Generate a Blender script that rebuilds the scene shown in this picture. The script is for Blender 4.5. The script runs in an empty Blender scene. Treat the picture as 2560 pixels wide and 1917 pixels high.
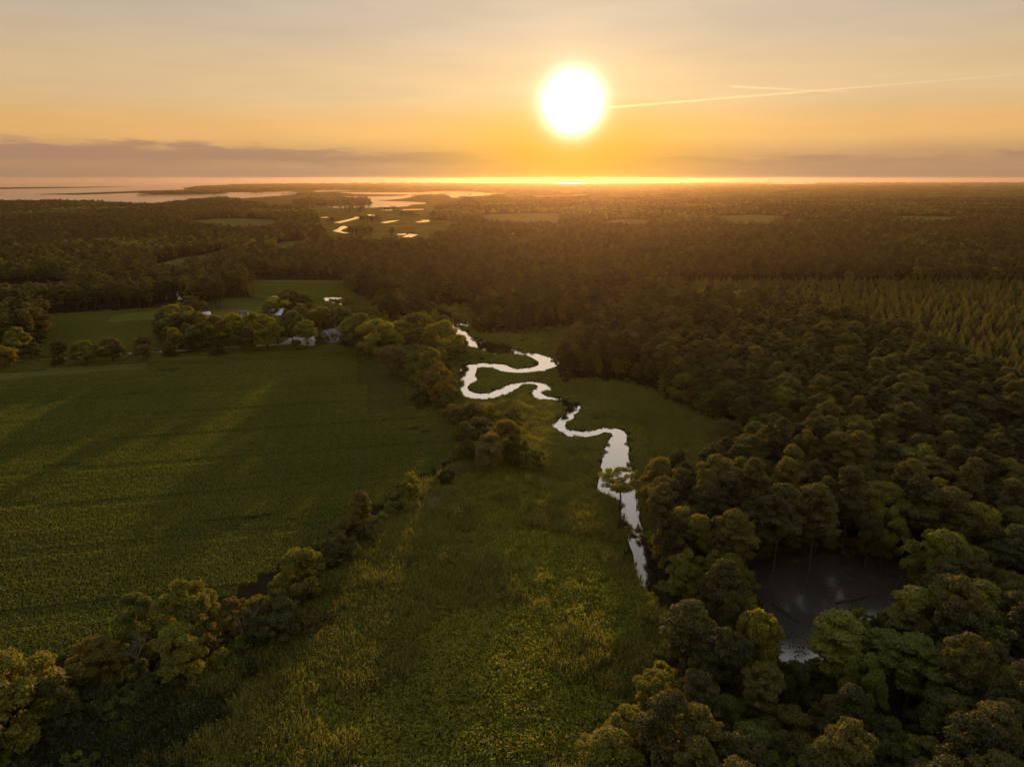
import bpy, bmesh, math, random
import numpy as np
from mathutils import Vector, Matrix, noise as mnoise
from mathutils.geometry import tessellate_polygon

scene = bpy.context.scene
C = scene.collection
rng = np.random.default_rng(7)
random.seed(7)

# ------------------------------------------------------------------ camera
CAM_H = 90.0
PITCH = math.radians(16.2)
HFOV = math.radians(72.0)
cam_data = bpy.data.cameras.new('drone_camera')
cam_data.sensor_fit = 'HORIZONTAL'
cam_data.angle = HFOV
cam_data.clip_start = 1.0
cam_data.clip_end = 300000.0
cam = bpy.data.objects.new('drone_camera', cam_data)
cam.location = (0, 0, CAM_H)
cam.rotation_euler = (math.pi / 2 - PITCH, 0, 0)
C.objects.link(cam)
scene.camera = cam

# ------------------------------------------------------------------ sun direction
SUN_EL = math.radians(5.45)
SUN_AZ = math.radians(4.6)            # clockwise from +Y
SUN_DIR = Vector((math.sin(SUN_AZ) * math.cos(SUN_EL), math.cos(SUN_AZ) * math.cos(SUN_EL), math.sin(SUN_EL)))

# ------------------------------------------------------------------ world
world = bpy.data.worlds.new('World')
scene.world = world
world.use_nodes = True
def build_world():
    nt = world.node_tree
    N, L = nt.nodes, nt.links
    N.clear()
    out = N.new('ShaderNodeOutputWorld'); bg = N.new('ShaderNodeBackground')
    L.new(bg.outputs[0], out.inputs[0])
    def math_(op, a, b=None, c=None, clamp=False):
        n = N.new('ShaderNodeMath'); n.operation = op; n.use_clamp = clamp
        for i, v in enumerate((a, b, c)):
            if v is None: continue
            if isinstance(v, (int, float)): n.inputs[i].default_value = v
            else: L.new(v, n.inputs[i])
        return n.outputs[0]
    def vmul(col, fac):                       # colour * scalar
        n = N.new('ShaderNodeVectorMath'); n.operation = 'SCALE'
        if isinstance(col, tuple): n.inputs[0].default_value = col
        else: L.new(col, n.inputs[0])
        if isinstance(fac, (int, float)): n.inputs['Scale'].default_value = fac
        else: L.new(fac, n.inputs['Scale'])
        return n.outputs[0]
    def vop(op, a, b):
        n = N.new('ShaderNodeVectorMath'); n.operation = op
        for i, v in enumerate((a, b)):
            if isinstance(v, tuple): n.inputs[i].default_value = v
            else: L.new(v, n.inputs[i])
        return n.outputs['Value'] if op == 'DOT_PRODUCT' else n.outputs[0]
    def ramp(fac, stops):
        n = N.new('ShaderNodeValToRGB'); cr = n.color_ramp
        cr.interpolation = 'EASE'
        while len(cr.elements) < len(stops): cr.elements.new(0.5)
        for e, (p, c) in zip(cr.elements, stops):
            e.position = p; e.color = (*c, 1) if len(c) == 3 else c
        L.new(fac, n.inputs[0]); return n.outputs[0]
    def mixc(fac, a, b):
        n = N.new('ShaderNodeMix'); n.data_type = 'RGBA'
        if isinstance(fac, (int, float)): n.inputs[0].default_value = fac
        else: L.new(fac, n.inputs[0])
        for i, v in ((6, a), (7, b)):
            if isinstance(v, tuple): n.inputs[i].default_value = (*v, 1)
            else: L.new(v, n.inputs[i])
        return n.outputs[2]
    tc = N.new('ShaderNodeTexCoord'); d = tc.outputs['Generated']
    sep = N.new('ShaderNodeSeparateXYZ'); L.new(d, sep.inputs[0])
    z = sep.outputs[2]
    # physical sky
    sky = N.new('ShaderNodeTexSky'); sky.sky_type = 'NISHITA'; sky.sun_disc = False
    sky.sun_elevation = SUN_EL; sky.sun_rotation = SUN_AZ
    sky.altitude = 0; sky.air_density = 1.0; sky.dust_density = 4.0; sky.ozone_density = 1.0
    nis = vmul(sky.outputs[0], 0.10)
    # thick evening haze layer of the whole sky: colour by elevation (sin of the elevation angle)
    el = math_('MAXIMUM', z, 0.0)
    hz = ramp(el, [(0.0, (0.46, 0.275, 0.165)), (0.025, (0.60, 0.345, 0.165)), (0.055, (0.90, 0.515, 0.185)), (0.11, (0.80, 0.565, 0.31)),
                   (0.20, (0.62, 0.51, 0.385)), (0.32, (0.60, 0.535, 0.465)), (0.60, (0.50, 0.485, 0.465)), (1.0, (0.43, 0.435, 0.44))])
    # darker away from the sun
    dsun = vop('DOT_PRODUCT', d, tuple(SUN_DIR))
    ang = math_('ARCCOSINE', math_('MINIMUM', dsun, 1.0))            # radians from the sun
    fall = math_('MULTIPLY_ADD', math_('SMOOTH_MIN', ang, 0.75, 0.3), -0.30, 1.05)
    base = mixc(0.96, nis, vmul(hz, fall))
    # streaky high veil and low cloud bank
    az = math_('ARCTAN2', sep.outputs[0], sep.outputs[1])
    comb = N.new('ShaderNodeCombineXYZ')
    L.new(math_('MULTIPLY', az, 5.0), comb.inputs[0]); L.new(math_('MULTIPLY', el, 38.0), comb.inputs[1])
    n1 = N.new('ShaderNodeTexNoise'); n1.inputs['Scale'].default_value = 1.1; n1.inputs['Detail'].default_value = 7; n1.inputs['Roughness'].default_value = 0.55
    L.new(comb.outputs[0], n1.inputs['Vector'])
    comb2 = N.new('ShaderNodeCombineXYZ')
    L.new(math_('MULTIPLY', az, 14.0), comb2.inputs[0]); L.new(math_('MULTIPLY', el, 95.0), comb2.inputs[1]); comb2.inputs[2].default_value = 3.7
    n2 = N.new('ShaderNodeTexNoise'); n2.inputs['Scale'].default_value = 1.0; n2.inputs['Detail'].default_value = 6; n2.inputs['Roughness'].default_value = 0.6
    L.new(comb2.outputs[0], n2.inputs['Vector'])
    veil = math_('MULTIPLY_ADD', n1.outputs[0], 0.22, 0.89)
    base = vmul(base, veil)
    # bank: its top edge (in sin elevation) waves with azimuth; its top falls from left to right
    wob = math_('MULTIPLY_ADD', math_('SUBTRACT', n1.outputs[0], 0.5), 0.020, 0.0)
    wob = math_('ADD', wob, math_('MULTIPLY', math_('SUBTRACT', n2.outputs[0], 0.5), 0.046))
    top = math_('MULTIPLY_ADD', az, -0.016, 0.036)
    top = math_('ADD', top, wob)
    e1 = math_('MULTIPLY', math_('SUBTRACT', top, el), 110.0, clamp=True)
    e0 = math_('MULTIPLY', math_('SUBTRACT', el, math_('MULTIPLY_ADD', n2.outputs[0], 0.022, 0.002)), 85.0, clamp=True)
    bank = math_('MULTIPLY', e1, e0)
    bank = math_('MULTIPLY', bank, math_('MULTIPLY_ADD', n1.outputs[0], 0.7, 0.35), clamp=True)
    # away from the sun's own column the bank is grey-mauve; next to the sun it is burnt through
    nearsun = math_('POWER', math_('SUBTRACT', 1.0, math_('MULTIPLY', math_('ABSOLUTE', math_('SUBTRACT', az, SUN_AZ)), 3.3, clamp=True)), 1.6)
    bank = math_('MULTIPLY', bank, math_('MULTIPLY_ADD', nearsun, -0.75, 0.88))
    base = mixc(bank, base, (0.355, 0.205, 0.145))
    # low air right under the sun glows deep orange
    low = math_('SUBTRACT', 1.0, math_('MULTIPLY', math_('SUBTRACT', el, 0.035), 14.0, clamp=True))
    near = math_('EXPONENT', math_('MULTIPLY', math_('POWER', math_('DIVIDE', ang, 0.17), 2.0), -1.0))
    base = mixc(math_('MULTIPLY', near, low), base, (1.05, 0.52, 0.045))
    # the sun: disc burnt out by its aureole
    def gl(width, col, power=1.0):
        t = math_('DIVIDE', ang, width)
        if power != 1.0: t = math_('POWER', t, power)
        return vmul(col, math_('EXPONENT', math_('MULTIPLY', t, -1.0)))
    glow = gl(0.0245, (6.5, 6.3, 5.9), 1.8)
    glow = vop('ADD', glow, gl(0.048, (0.22, 0.14, 0.06), 1.3))
    glow = vop('ADD', glow, gl(0.15, (0.07, 0.03, 0.0), 1.2))
    tot = vop('ADD', base, glow)
    L.new(tot, bg.inputs[0]); bg.inputs[1].default_value = 1.0
build_world()

# ------------------------------------------------------------------ sun lamp
sl = bpy.data.lights.new('sun', 'SUN')
sl.energy = 4.8; sl.angle = math.radians(1.2); sl.color = (1.0, 0.54, 0.18)
sun = bpy.data.objects.new('sun', sl)
sun.rotation_euler = (-SUN_DIR).to_track_quat('-Z', 'Y').to_euler()
sun.location = (0, 0, 500)
C.objects.link(sun)

# ------------------------------------------------------------------ render settings
scene.view_settings.view_transform = 'Standard'
scene.view_settings.look = 'None'
scene.view_settings.exposure = 0.0
scene.view_settings.gamma = 1.0
scene.render.engine = 'CYCLES'
cy = scene.cycles
cy.use_denoising = True
cy.max_bounces = 6; cy.diffuse_bounces = 2; cy.glossy_bounces = 3; cy.transmission_bounces = 3
cy.transparent_max_bounces = 8; cy.volume_bounces = 0
cy.caustics_reflective = False; cy.caustics_refractive = False
cy.sample_clamp_indirect = 4.0

# ------------------------------------------------------------------ photograph geometry -> ground
F_PX = 1280.0 / math.tan(HFOV / 2)
CP, SP = math.cos(PITCH), math.sin(PITCH)
def G(x, y, z=0.0):
    """where the sight line through photo point (x, y) meets the level z"""
    u = (x - 1280.0) / F_PX; v = -(y - 958.5) / F_PX
    dy = CP + v * SP; dz = -SP + v * CP
    t = (z - CAM_H) / dz
    return (u * t, dy * t)
def PL(pts):
    return [G(*p) for p in pts]
def px_per_m(x, y):
    return F_PX / math.sqrt(x * x + y * y + CAM_H * CAM_H)

def in_poly(px, py, poly):
    poly = np.asarray(poly, float)
    x0, y0 = poly[:, 0], poly[:, 1]
    x1, y1 = np.roll(x0, -1), np.roll(y0, -1)
    res = np.zeros(len(px), bool)
    bb = (px >= x0.min()) & (px <= x0.max()) & (py >= y0.min()) & (py <= y0.max())
    idx = np.nonzero(bb)[0]
    if len(idx) == 0: return res
    qx, qy = px[idx], py[idx]
    r = np.zeros(len(idx), bool)
    for a, b, c, d in zip(x0, y0, x1, y1):
        if b == d: continue
        cond = ((b > qy) != (d > qy))
        xi = (c - a) * (qy - b) / (d - b) + a
        r ^= cond & (qx < xi)
    res[idx] = r
    return res
def dist_poly(px, py, poly, closed=True):
    poly = np.asarray(poly, float)
    best = np.full(len(px), 1e9)
    n = len(poly)
    for i in range(n if closed else n - 1):
        a = poly[i]; b = poly[(i + 1) % n]
        ab = b - a; l2 = max(1e-9, ab @ ab)
        t = np.clip(((px - a[0]) * ab[0] + (py - a[1]) * ab[1]) / l2, 0, 1)
        dx = px - (a[0] + t * ab[0]); dy = py - (a[1] + t * ab[1])
        best = np.minimum(best, dx * dx + dy * dy)
    return np.sqrt(best)

# ------------------------------------------------------------------ materials
MATS = {}
class NT:
    def __init__(s, name):
        s.m = bpy.data.materials.new(name); s.m.use_nodes = True
        s.N, s.L = s.m.node_tree.nodes, s.m.node_tree.links
        s.N.clear(); s.out = s.N.new('ShaderNodeOutputMaterial')
        MATS[name] = s.m
    def n(s, t, **kw):
        x = s.N.new(t)
        for k, v in kw.items():
            if k in x.inputs: x.inputs[k].default_value = v
            else: setattr(x, k, v)
        return x
    def l(s, a, b): s.L.new(a, b)
    def noise(s, vec, scale, detail=4, rough=0.55):
        n = s.n('ShaderNodeTexNoise'); n.inputs['Scale'].default_value = scale
        n.inputs['Detail'].default_value = detail; n.inputs['Roughness'].default_value = rough
        if vec is not None: s.l(vec, n.inputs['Vector'])
        return n.outputs[0]
    def ramp(s, fac, stops):
        n = s.n('ShaderNodeValToRGB'); cr = n.color_ramp
        while len(cr.elements) < len(stops): cr.elements.new(0.5)
        for e, (p, c) in zip(cr.elements, stops): e.position = p; e.color = (*c, 1)
        s.l(fac, n.inputs[0]); return n.outputs[0]
    def mix(s, fac, a, b, blend='MIX'):
        n = s.n('ShaderNodeMix', data_type='RGBA', blend_type=blend)
        for i, v in ((0, fac), (6, a), (7, b)):
            if isinstance(v, (int, float)): n.inputs[i].default_value = v
            elif isinstance(v, tuple): n.inputs[i].default_value = (*v, 1)
            else: s.l(v, n.inputs[i])
        return n.outputs[2]
    def pos(s):
        return s.n('ShaderNodeNewGeometry').outputs['Position']

def leaf_material(name, c_dark, c_mid, c_light, trans=0.45, stand_scale=0.004, gloss=0.03, rnd=0.46):
    """leaf colour from dark to light: by single tree (random), by stand (ground noise) and by leaf (fine noise)"""
    c_dark, c_mid, c_light = [(c[0] * 2.2, c[1] * 2.1, c[2] * 1.05) for c in (c_dark, c_mid, c_light)]
    t = NT(name)
    oi = t.n('ShaderNodeObjectInfo')
    stand = t.noise(oi.outputs['Location'], stand_scale, 3)
    fine = t.noise(t.pos(), 0.55, 3, 0.7)
    a = t.n('ShaderNodeMath', operation='MULTIPLY_ADD'); t.l(oi.outputs['Random'], a.inputs[0]); a.inputs[1].default_value = rnd; a.inputs[2].default_value = .06 - rnd * .5
    b = t.n('ShaderNodeMath', operation='MULTIPLY_ADD'); t.l(stand, b.inputs[0]); b.inputs[1].default_value = 0.5; t.l(a.outputs[0], b.inputs[2])
    c = t.n('ShaderNodeMath', operation='MULTIPLY_ADD'); t.l(fine, c.inputs[0]); c.inputs[1].default_value = 0.55; t.l(b.outputs[0], c.inputs[2])
    col = t.ramp(c.outputs[0], [(0.22, c_dark), (0.5, c_mid), (0.85, c_light)])
    d = t.n('ShaderNodeBsdfDiffuse'); tr = t.n('ShaderNodeBsdfTranslucent'); t.l(col, d.inputs[0])
    tc = t.mix(0.6, col, (1.0, 0.85, 0.35), 'MULTIPLY')
    tb = t.n('ShaderNodeVectorMath', operation='SCALE'); t.l(tc, tb.inputs[0]); tb.inputs['Scale'].default_value = 1.8
    t.l(tb.outputs[0], tr.inputs[0])
    m = t.n('ShaderNodeMixShader'); m.inputs[0].default_value = trans
    t.l(d.outputs[0], m.inputs[1]); t.l(tr.outputs[0], m.inputs[2])
    if gloss > 0:
        g = t.n('ShaderNodeBsdfGlossy'); g.inputs['Roughness'].default_value = 0.55
        m2 = t.n('ShaderNodeMixShader'); m2.inputs[0].default_value = gloss
        t.l(m.outputs[0], m2.inputs[1]); t.l(g.outputs[0], m2.inputs[2]); m = m2
    t.l(m.outputs[0], t.out.inputs[0])
    return t.m

leaf_material('pine_needles', (0.0132, 0.0165, 0.0055), (0.0297, 0.0330, 0.0099), (0.0660, 0.0638, 0.0143), 0.42)
leaf_material('young_pine_needles', (0.0351, 0.0432, 0.0121), (0.0621, 0.0675, 0.0189), (0.1026, 0.0999, 0.0270), 0.45)
leaf_material('green_leaves', (0.024, 0.036, 0.007), (0.055, 0.072, 0.013), (0.110, 0.115, 0.020), 0.45)
leaf_material('dark_leaves', (0.013, 0.019, 0.005), (0.028, 0.035, 0.009), (0.052, 0.056, 0.014), 0.40)
leaf_material('yellow_leaves', (0.032, 0.042, 0.006), (0.062, 0.071, 0.010), (0.108, 0.108, 0.015), 0.5)
leaf_material('orange_leaves', (0.030, 0.031, 0.008), (0.058, 0.054, 0.012), (0.098, 0.082, 0.017), 0.5)
leaf_material('grey_leaves', (0.036, 0.038, 0.016), (0.062, 0.060, 0.028), (0.095, 0.088, 0.044), 0.4)
leaf_material('crop_leaves', (0.024, 0.036, 0.005), (0.046, 0.064, 0.009), (0.085, 0.098, 0.014), 0.42, 0.02, rnd=0)
leaf_material('crop_row_leaves', (0.016, 0.022, 0.006), (0.032, 0.040, 0.011), (0.056, 0.062, 0.018), 0.35, 0.02, rnd=0)
leaf_material('pale_crop_leaves', (0.050, 0.060, 0.028), (0.080, 0.095, 0.045), (0.120, 0.130, 0.065), 0.35, 0.02, rnd=0)
leaf_material('tall_reed_leaves', (0.0308, 0.0406, 0.0154), (0.0644, 0.0742, 0.0280), (0.1190, 0.1176, 0.0448), 0.38, 0.03, rnd=0.12)
leaf_material('dark_shaded_reed_leaves', (0.010, 0.015, 0.010), (0.020, 0.026, 0.016), (0.036, 0.041, 0.024), 0.30, 0.03, rnd=0.12)  # darker reed species, with the hedgerow's shadow also in its tones
leaf_material('bright_marsh_leaves', (0.0331, 0.0483, 0.0083), (0.0745, 0.0911, 0.0152), (0.1490, 0.1490, 0.0248), 0.42, 0.03, rnd=0.12)
leaf_material('low_marsh_leaves', (0.0312, 0.0408, 0.0096), (0.0660, 0.0792, 0.0168), (0.1260, 0.1260, 0.0288), 0.40, 0.03, rnd=0.12)
leaf_material('far_marsh_leaves', (0.060, 0.062, 0.012), (0.110, 0.100, 0.020), (0.170, 0.140, 0.030), 0.40, 0.004)
leaf_material('meadow_leaves', (0.030, 0.042, 0.010), (0.055, 0.072, 0.016), (0.090, 0.105, 0.024), 0.40, 0.02, rnd=0.06)

def bark(name, c0, c1):
    t = NT(name)
    col = t.ramp(t.noise(t.pos(), 2.5, 5), [(0.3, c0), (0.7, c1)])
    b = t.n('ShaderNodeBsdfDiffuse'); t.l(col, b.inputs[0]); t.l(b.outputs[0], t.out.inputs[0])
bark('brown_bark', (0.05, 0.036, 0.026), (0.11, 0.085, 0.065))
bark('grey_dead_wood', (0.15, 0.13, 0.11), (0.30, 0.265, 0.23))
bark('wet_log_bark', (0.045, 0.038, 0.03), (0.10, 0.085, 0.07))

def ground_mat(name, stops, s1=0.05, s2=1.2, bump=0.3):
    t = NT(name); p = t.pos()
    a = t.noise(p, s1, 6); b = t.noise(p, s2, 5, 0.7)
    m = t.n('ShaderNodeMath', operation='MULTIPLY_ADD'); t.l(b, m.inputs[0]); m.inputs[1].default_value = 0.45
    m2 = t.n('ShaderNodeMath', operation='MULTIPLY'); t.l(a, m2.inputs[0]); m2.inputs[1].default_value = 0.55; t.l(m2.outputs[0], m.inputs[2])
    col = t.ramp(m.outputs[0], stops)
    d = t.n('ShaderNodeBsdfDiffuse'); t.l(col, d.inputs[0])
    if bump:
        bm = t.n('ShaderNodeBump'); bm.inputs['Strength'].default_value = bump; bm.inputs['Distance'].default_value = 0.3
        t.l(b, bm.inputs['Height']); t.l(bm.outputs[0], d.inputs['Normal'])
    t.l(d.outputs[0], t.out.inputs[0])
ground_mat('forest_floor', [(0.3, (0.018, 0.016, 0.008)), (0.7, (0.04, 0.034, 0.016))])
ground_mat('marsh_mud', [(0.3, (0.018, 0.022, 0.007)), (0.7, (0.045, 0.048, 0.014))])
ground_mat('field_soil', [(0.3, (0.026, 0.030, 0.008)), (0.7, (0.05, 0.055, 0.014))])
ground_mat('ditch_shade_soil', [(0.3, (0.018, 0.016, 0.010)), (0.7, (0.042, 0.036, 0.020))])  # bare strip soil, darkened in its colour for the crop wall's shade
ground_mat('lawn', [(0.3, (0.040, 0.058, 0.010)), (0.7, (0.075, 0.095, 0.018))], 0.08, 2.0)
ground_mat('pasture', [(0.3, (0.050, 0.062, 0.018)), (0.7, (0.095, 0.105, 0.034))], 0.06, 1.5)
ground_mat('bright_pasture', [(0.3, (0.075, 0.100, 0.014)), (0.7, (0.115, 0.140, 0.024))], 0.06, 1.5)
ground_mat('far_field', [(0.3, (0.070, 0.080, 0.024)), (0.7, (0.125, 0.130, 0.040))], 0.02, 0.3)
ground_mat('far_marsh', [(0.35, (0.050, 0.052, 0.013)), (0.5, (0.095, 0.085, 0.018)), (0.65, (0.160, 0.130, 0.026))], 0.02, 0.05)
ground_mat('far_shore', [(0.3, (0.035, 0.032, 0.014)), (0.7, (0.07, 0.06, 0.026))], 0.004, 0.03)
ground_mat('gravel', [(0.3, (0.26, 0.24, 0.21)), (0.7, (0.42, 0.39, 0.35))], 0.2, 3.0)
ground_mat('asphalt', [(0.3, (0.17, 0.16, 0.155)), (0.7, (0.25, 0.24, 0.23))], 0.2, 3.0)

def water(name, deep, rough, ior, bump, scale, tint=(0.97, 0.97, 0.97), lift=0.0, dist=.02):
    t = NT(name)
    d = t.n('ShaderNodeBsdfDiffuse'); d.inputs[0].default_value = (*deep, 1)
    g = t.n('ShaderNodeBsdfGlossy'); g.inputs['Roughness'].default_value = rough; g.inputs[0].default_value = (*tint, 1)
    fr = t.n('ShaderNodeFresnel'); fr.inputs[0].default_value = ior
    nz = t.noise(t.pos(), scale, 3)
    bm = t.n('ShaderNodeBump'); bm.inputs['Strength'].default_value = bump; bm.inputs['Distance'].default_value = dist
    t.l(nz, bm.inputs['Height']); t.l(bm.outputs[0], g.inputs['Normal'])
    lf = t.n('ShaderNodeMath', operation='MULTIPLY_ADD'); t.l(fr.outputs[0], lf.inputs[0]); lf.inputs[1].default_value = 1 - lift; lf.inputs[2].default_value = lift
    m = t.n('ShaderNodeMixShader'); t.l(lf.outputs[0], m.inputs[0]); t.l(d.outputs[0], m.inputs[1]); t.l(g.outputs[0], m.inputs[2])
    t.l(m.outputs[0], t.out.inputs[0])
water('creek_water', (0.016, 0.014, 0.010), 0.03, 4.0, 0.35, 0.5, dist=.06)
def steep_falloff(mat):
    nt = mat.node_tree; lw = nt.nodes.new('ShaderNodeLayerWeight'); lw.inputs[0].default_value = .5
    mr = nt.nodes.new('ShaderNodeMapRange'); mr.inputs['From Min'].default_value = .50; mr.inputs['From Max'].default_value = .71; mr.inputs['To Min'].default_value = .30; mr.inputs['To Max'].default_value = .95
    nt.links.new(lw.outputs['Facing'], mr.inputs['Value'])
    ms = [n for n in nt.nodes if n.type == 'MIX_SHADER'][0]; nt.links.new(mr.outputs[0], ms.inputs[0])
steep_falloff(MATS['creek_water'])
water('pond_water', (0.055, 0.050, 0.042), 0.16, 2.9, 0.15, 2.0)
water('bay_water', (0.02, 0.02, 0.02), 0.09, 2.5, 0.0, 0.4, (.82, .82, .84))

# ------------------------------------------------------------------ mesh helpers
def mesh_np(name, V, faces, mats=(), mat_idx=None, smooth=False):
    """faces: (M,3) or (M,4) array, or list of such arrays"""
    if isinstance(faces, np.ndarray): faces = [faces]
    V = np.asarray(V, np.float32)
    me = bpy.data.meshes.new(name)
    me.vertices.add(len(V)); me.vertices.foreach_set('co', V.ravel())
    loops = np.concatenate([f.ravel() for f in faces]).astype(np.int32)
    tot = np.concatenate([np.full(len(f), f.shape[1]) for f in faces]).astype(np.int32)
    start = np.concatenate([[0], np.cumsum(tot)[:-1]]).astype(np.int32)
    me.loops.add(len(loops)); me.loops.foreach_set('vertex_index', loops)
    me.polygons.add(len(tot)); me.polygons.foreach_set('loop_start', start); me.polygons.foreach_set('loop_total', tot)
    for m in mats: me.materials.append(MATS[m])
    if mat_idx is not None: me.polygons.foreach_set('material_index', np.asarray(mat_idx, np.int32))
    if smooth: me.polygons.foreach_set('use_smooth', np.ones(len(tot), bool))
    me.update(calc_edges=True); me.validate()
    return me
def link(name, me, parent=None, loc=None):
    o = bpy.data.objects.new(name, me); C.objects.link(o)
    if parent is not None: o.parent = parent
    if loc is not None: o.location = loc
    return o
def tag(o, label, cat, group=None):
    o['label'] = label; o['category'] = cat
    if group: o['group'] = group
    return o
def structure(o): o['kind'] = 'structure'; return o
def stuff(o, label, cat): o['kind'] = 'stuff'; return tag(o, label, cat)

def ragged(poly, step, amp, seed=0, freq=0.35):
    """cut a polygon's edges into short steps and push them about by noise"""
    out = []; n = len(poly)
    for i in range(n):
        a = Vector(poly[i]); b = Vector(poly[(i + 1) % n])
        k = max(1, int((b - a).length / step)); nrm = (b - a).normalized(); nrm = Vector((-nrm.y, nrm.x))
        for j in range(k):
            p = a.lerp(b, j / k)
            w = mnoise.noise(Vector((p.x * freq, p.y * freq, seed))) * amp
            w += mnoise.noise(Vector((p.x * freq * 3.1, p.y * freq * 3.1, seed + 9))) * amp * 0.5
            out.append((p.x + nrm.x * w, p.y + nrm.y * w))
    return out
def smooth_poly(poly, it=1):
    for _ in range(it):
        q = []
        n = len(poly)
        for i in range(n):
            a, b = poly[i], poly[(i + 1) % n]
            q.append((a[0] * .75 + b[0] * .25, a[1] * .75 + b[1] * .25)); q.append((a[0] * .25 + b[0] * .75, a[1] * .25 + b[1] * .75))
        poly = q
    return poly
def sheet(name, poly, z, mat):
    tris = tessellate_polygon([[Vector((p[0], p[1], 0)) for p in poly]])
    V = np.array([(p[0], p[1], z) for p in poly]); T = np.array(tris)
    a, b, c = V[T[:, 0]], V[T[:, 1]], V[T[:, 2]]
    s = np.cross(b - a, c - a)[:, 2] < 0
    T[s] = T[s][:, ::-1]
    return structure(link(name, mesh_np(name, V, T, [mat])))
def ribbon(path, w0, w1=None):
    """a strip polygon along a path of ground points"""
    w1 = w0 if w1 is None else w1
    P = [Vector(p) for p in path]; Lf, Rt = [], []
    for i, p in enumerate(P):
        t = (P[min(i + 1, len(P) - 1)] - P[max(i - 1, 0)]).normalized(); n = Vector((-t.y, t.x))
        w = (w0 + (w1 - w0) * i / (len(P) - 1)) / 2
        Lf.append(tuple(p + n * w)); Rt.append(tuple(p - n * w))
    return Lf + Rt[::-1]
def spline(pts, k=6):
    """Catmull-Rom through points"""
    P = [Vector(pts[0])] + [Vector(p) for p in pts] + [Vector(pts[-1])]; out = []
    for i in range(1, len(P) - 2):
        for j in range(k):
            t = j / k; a, b, c, d = P[i - 1], P[i], P[i + 1], P[i + 2]
            out.append(tuple(0.5 * ((2 * b) + (c - a) * t + (2 * a - 5 * b + 4 * c - d) * t * t + (3 * b - a - 3 * c + d) * t ** 3)))
    out.append(tuple(P[-2])); return out

# ================================================================== THE SETTING
R = 15500.0
g = link('ground', mesh_np('ground', [(-R, -R, 0), (R, -R, 0), (R, R, 0), (-R, R, 0)], np.array([[0, 1, 2, 3]]), ['forest_floor'])); structure(g)

# ---- creek
def z6(pts): return [(1050 + x / 4, 740 + y / 4) for x, y in pts]
bankA = z6([(300,262),(330,340),(370,420),(400,480),(460,500),(530,515),(600,525),(670,570),(780,585),(900,582),(1060,590),(1110,612),(1160,640),(1195,665),(1180,695),(1120,715),(1040,725),(930,722),(880,705),(870,690),(780,682),(640,668),(560,680),(470,690),(400,725),(385,780),(380,850),(400,930),(440,1000),(510,1030),(680,1032),(800,1005),(890,975),(960,930),(1010,895),(1090,878),(1170,892),(1178,912),(1130,945),(1115,980),(1140,1010),(1190,1042),(1250,1028),(1350,1050),(1440,1070),(1460,1095),(1450,1125),(1430,1180),(1390,1240),(1320,1285),(1325,1305),(1380,1355),(1450,1378),(1480,1402),(1610,1415),(1760,1393),(1850,1358),(1915,1368),(1925,1400),(1870,1470),(1850,1530)])
bankA += [(1510,1132),(1498,1190),(1492,1228),(1520,1242),(1548,1250),(1556,1305),(1566,1345),(1583,1385),(1586,1425),(1594,1447),(1625,1490),(1665,1528),(1685,1552)]
bankB = z6([(370,262),(400,335),(450,355),(500,400),(560,445),(700,475),(860,497),(980,535),(1080,568),(1150,573),(1250,598),(1330,625),(1350,670),(1368,700),(1300,725),(1240,750),(1190,757),(1050,768),(900,765),(800,752),(770,732),(700,714),(620,708),(570,735),(550,790),(580,845),(545,860),(500,880),(475,905),(480,940),(540,970),(600,980),(700,970),(760,945),(840,905),(930,875),(1040,858),(1140,851),(1250,878),(1320,913),(1310,945),(1250,955),(1220,972),(1240,995),(1330,1013),(1440,1028),(1500,1045),(1560,1075),(1610,1100),(1590,1150),(1550,1190),(1530,1240),(1470,1260),(1450,1295),(1460,1325),(1530,1345),(1620,1356),(1750,1338),(1840,1312),(1960,1322),(2030,1347),(2070,1385),(2065,1480),(2090,1530)])
bankB += [(1572,1142),(1586,1199),(1597,1257),(1600,1305),(1616,1348),(1636,1391),(1642,1430),(1652,1490),(1685,1528),(1705,1550)]
creek = PL(bankA + bankB[::-1])
creek_r = ragged(creek, 0.9, 0.40, 1, 0.6)
# upper reach, half overgrown, and the side pools
upper = PL([(1080,770),(1105,772),(1132,778),(1140,792),(1160,800),(1178,808),(1180,822),(1165,815),(1150,812),(1142,808),(1128,806),(1118,795),(1090,782)])
upper_r = ragged(upper, 0.9, 1.2, 2, 0.5)
pond_swamp = PL([(1850,1455),(1880,1425),(1960,1395),(2060,1385),(2180,1395),(2280,1410),(2340,1430),(2350,1460),(2310,1490),(2250,1520),(2160,1560),(2080,1610),(2050,1660),(1985,1685),(1945,1650),(1935,1580),(1900,1510)])
pond_swamp_r = ragged(pond_swamp, 1.5, 1.2, 3, 0.3)
swamp_channel = PL([(1668,1518),(1715,1560),(1770,1605),(1832,1655),(1840,1675),(1805,1668),(1738,1612),(1675,1550)])
pond_road = PL([(800,745),(818,741.5),(838,740),(859,742),(862,763),(848,768),(828,764),(812,752)])
pond_meadow = PL([(876,775),(890,771),(912,771),(922,780),(900,789),(880,784)])
pond_strip = PL([(660,740),(672,738),(690,737.5),(706,739.5),(692,744),(670,744)])
pond_wood = PL([(404,738),(420,731),(448,731),(458,740),(455,752),(415,752)])
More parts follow.
